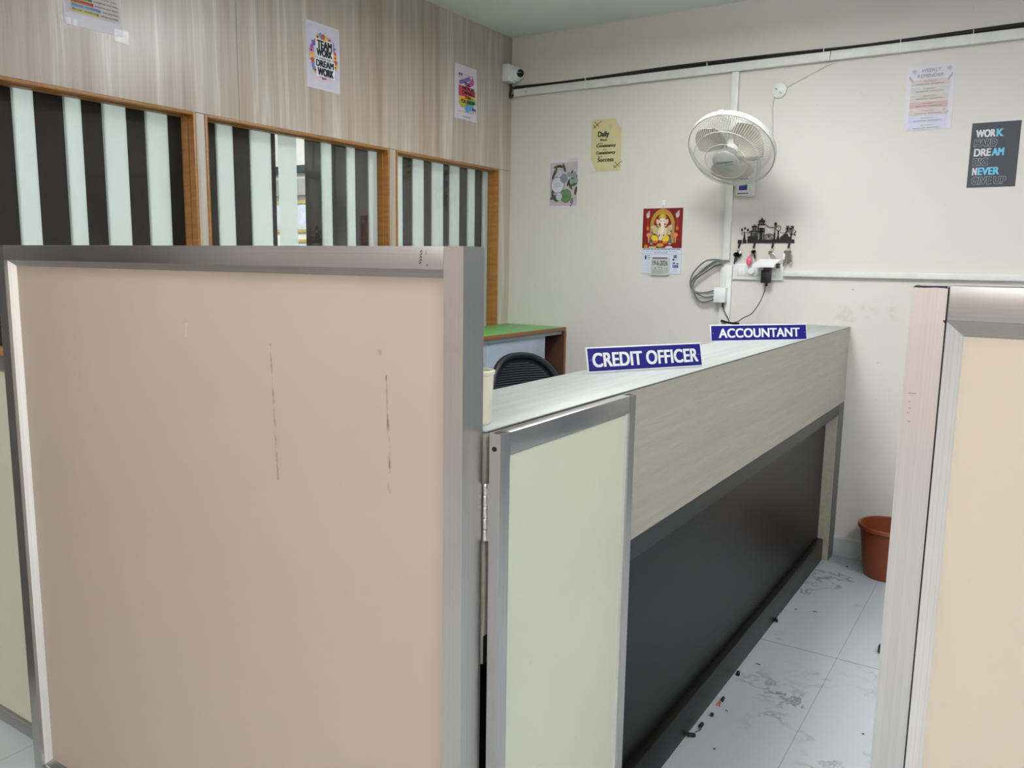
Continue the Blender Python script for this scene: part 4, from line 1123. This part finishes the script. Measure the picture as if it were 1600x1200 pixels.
bunch('black-headed keys with a white tag on the leftmost rack hook', 0, b0)
bunch('key bunch with a pink charm on the second rack hook', 1, b1)
bunch('key with a round silver charm on the third rack hook', 2, b2)
bunch('thick bunch of long brass keys on the rightmost rack hook', 3, b3)

# ------------------------------------------------------------------ ceiling rose and wires
t = thing('ceiling_rose', 'round white plastic connector plate on the wall right of the fan', 'electrical fitting', (-1.130, YB, 2.207))
MB().lathe([(.0001, .013), (.030, .012), (.035, .009), (.0365, 0)], M['pvc'], 36).xf(Matrix.Rotation(PI / 2, 4, 'X')).build('cover', t)
m = MB()
for x, z in ((-.009, .004), (.006, -.010), (.012, -.016), (-.014, .008)):
    s = len(m.v); m.lathe([(.0001, .0005), (.0026, .0005), (.0026, 0)], M['dark'], 10); m.xf(Matrix.Translation((x, -.0125, z)) @ Matrix.Rotation(PI / 2, 4, 'X'), s)
m.build('screw_hole', t)
m = MB().tube(smoothpath([(-1.10, YB - .005, 2.216), (-1.02, YB - .004, 2.252), (-.93, YB - .004, 2.292), (-.87, YB - .004, 2.315)], 5), .0035, M['wcable'], 6)
tag(m.build('flex_cord'), 'thin white cord from the round plate up to the trunking', 'cable')
m = MB().tube(smoothpath([(-1.152, YB - .005, 2.178), (-1.158, YB - .005, 2.13), (-1.152, YB - .005, 2.06), (-1.150, YB - .005, 1.98), (-1.158, YB - .006, 1.90), (-1.20, YB - .012, 1.845)], 5), .0035, M['wcable'], 6)
tag(m.build('flex_cord'), 'white cord from the round plate down to the fan bracket', 'cable')

# ------------------------------------------------------------------ dome camera in the corner
cc = thing('security_camera', 'white dome security camera with dark lens high in the corner', 'camera', (XL, 3.985, 2.385), LW)
MB().box(-.042, .048, -.044, -.0005, 0, .092, M['pvcw'], .005).build('mount_box', cc)
ax = Matrix.Translation((.028, -.044, .046)) @ Matrix.Rotation(math.radians(90), 4, 'X')
MB().lathe([(.0001, 0), (.042, 0), (.042, .012), (.039, .018), (.030, .019), (.0001, .019)], M['pvcw'], 32).xf(ax).build('base_ring', cc)
# eyeball turned toward the customers' side
c0 = Vector((.030, -.066, .048)); ap = Matrix.Translation(c0) @ Matrix.Rotation(math.radians(-38), 4, 'Z') @ Matrix.Rotation(math.radians(98), 4, 'X')
pr = [(.034 * math.sin(q * PI / 18), .034 * -math.cos(q * PI / 18)) for q in range(0, 15)]
MB().lathe([(max(r, .0001), z) for r, z in pr] + [(.0225, .030), (.0215, .0295)], M['pvcw'], 32).xf(ap).build('camera_ball', cc)
MB().lathe([(.0215, .027), (.020, .0295), (.012, .0315), (.0001, .032)], M['smoke'], 28).xf(ap).build('lens', cc)['label'] = 'dark round lens'

# ------------------------------------------------------------------ wall fan
fn = thing('wall_fan', 'white oscillating wall fan with round wire cage, tilted down', 'fan', (-1.26, YB, 1.72))
org = Vector((-1.26, YB, 1.72)); ctr = Vector((-1.2265, 3.68, 1.8945)) - org
A = math.radians(46.25)
HM = Matrix.Translation(ctr) @ Matrix.Rotation(math.radians(-3.9), 4, 'Z') @ Matrix.Rotation(A, 4, 'X')     # head frame: -y is the blowing direction
RO = .1945


def cage(sign, n, r_in, depth_in, prof):
    m = MB()
    for q in range(n):
        a = 2 * PI * q / n
        tw = .10 * sign
        pts = []
        for r, y in prof:
            aa = a + tw * (1 - r / RO)
            pts.append((r * math.cos(aa), y, r * math.sin(aa)))
        m.tube(pts, .00085, M['wire'], 4, cap=False)
    return m


def ring(m, r, y, t, mt, n=56): return m.tube([(r * math.cos(2 * PI * q / n), y, r * math.sin(2 * PI * q / n)) for q in range(n)], t, mt, 8, closed=True)


pf = [(.058, -.078), (.09, -.076), (.13, -.068), (.158, -.053), (.181, -.030), (RO - .002, -.004)]
m = cage(1, 100, 0, 0, pf); ring(m, .058, -.077, .0022, M['wire']); ring(m, .094, -.076, .0014, M['wire']); ring(m, .150, -.061, .0014, M['wire'])
m.xf(HM).build('front_grille', fn)
pb = [(.05, .078), (.10, .072), (.145, .056), (.177, .034), (RO - .002, .006)]
m = cage(-1, 90, 0, 0, pb); ring(m, .05, .078, .002, M['wire']); ring(m, .12, .067, .0014, M['wire'])
m.xf(HM).build('rear_grille', fn)
m = MB(); ring(m, RO, -.004, .0026, M['rimw'], 72); n = 72
vs = []
for q in range(n):
    a = 2 * PI * q / n
    for r, y in ((RO + .0016, -.002), (RO + .003, .000), (RO + .003, .022), (RO + .0016, .024), (RO + .0005, .022), (RO + .0005, .000)): vs.append((r * math.cos(a), y, r * math.sin(a)))
fs = []
for q in range(n):
    for j in range(6):
        fs.append((q * 6 + j, q * 6 + (j + 1) % 6, ((q + 1) % n) * 6 + (j + 1) % 6, ((q + 1) % n) * 6 + j))
m.add(vs, fs, M['fanw']); m.xf(HM).build('cage_rim', fn)
m = MB(); m.box(-.012, .012, -.010, .020, RO - .002, RO + .009, M['fanw'], .002); m.xf(HM).build('cage_clip', fn)
m = MB(); m.lathe([(.0001, .086), (.040, .084), (.056, .080), (.060, .074), (.058, .068), (.0001, .068)], M['cap'], 40); m.xf(HM @ Matrix.Rotation(PI / 2, 4, 'X')); hc = m.build('centre_cap', fn)
m = MB(); m.text('Crompton', -.038, .038, -.003, .010, -.0865, ink((60, 60, 60)), .02, .3); m.line([(.0, -.011), (.034, -.011)], .0022, -.0865, ink((120, 120, 116))); m.xf(HM @ Matrix.Rotation(math.radians(-4), 4, 'Y')).build('lettering', hc, smooth=False)
for base in (128, 18, 250):
    m = MB(); vs = []; nr, na = 8, 9
    for i in range(nr):
        r = .035 + (.172 - .035) * i / (nr - 1)
        span = math.radians(38 + 60 * math.sin(PI * min(1, .25 + .62 * i / (nr - 1))))
        for j in range(na):
            u = j / (na - 1); a = math.radians(base) + (u - .5) * span + .25 * (i / nr)
            rr = r * (1 - .10 * abs(u - .5) ** 2 * 4 * (i == nr - 1))
            vs.append((rr * math.cos(a), .018 * (u - .5) * 2 + .012 * math.sin(PI * u) - .01, rr * math.sin(a)))
    fs = [(i * na + j, i * na + j + 1, (i + 1) * na + j + 1, (i + 1) * na + j) for i in range(nr - 1) for j in range(na - 1)]
    m.add(vs, fs, M['blade']); o = m.xf(HM).build('blade', fn)
    sd = o.modifiers.new('thick', 'SOLIDIFY'); sd.thickness = .0025
m = MB(); m.lathe([(.0001, -.05), (.032, -.046), (.036, -.03), (.036, .02), (.0001, .025)], M['fanw'], 24); m.xf(HM @ Matrix.Rotation(PI / 2, 4, 'X')).build('hub', fn)
m = MB(); m.lathe([(.0001, -.190), (.030, -.188), (.050, -.170), (.060, -.13), (.060, -.085), (.052, -.076), (.0001, -.076)], M['fanw'], 32); m.xf(HM @ Matrix.Rotation(PI / 2, 4, 'X')).build('motor_housing', fn)
# bracket on the wall and neck up to the motor
pn = HM @ Vector((0, .13, 0))
m = MB().tube(smoothpath([(.0, -.03, .16), (.004, -.09, .22), (pn.x, pn.y - .02, pn.z - .07), (pn.x, pn.y, pn.z)], 6), [.030] * 6 + [.027] * 6 + [.024] * 7, M['fanw'], 14)
m.build('neck', fn)
MB().box(-.046, .046, -.034, 0, 0, .235, M['fanw'], .010).build('wall_bracket', fn)
m = MB().box(-.030, .018, -.0355, -.034, .022, .19, M['white'])
m.rect(-.027, .014, .028, .056, -.0362, ink((52, 66, 150)))
random.seed(5)
for q in range(12):
    z = .07 + q * .0095; w = .0185 if q > 2 else .02
    m.line([(-.026 + .012 * min(1, q / 7) , z), (.015, z + .002)], .0042, -.0362, ink((70, 84, 150)))
m.build('blue_sticker', fn, smooth=False)['label'] = 'white sticker with blue print'
MB().box(-.034, .02, -.0365, -.034, .011, .0145, M['black'], .0005).build('control_slot', fn)
m = MB().tube(smoothpath([(.03, -.03, .17), (.07, -.05, .24), (pn.x + .05, pn.y, pn.z + .02), (pn.x + .03, pn.y - .02, pn.z + .03)], 5), .003, M['wcable'], 6)
m.build('lead', fn)
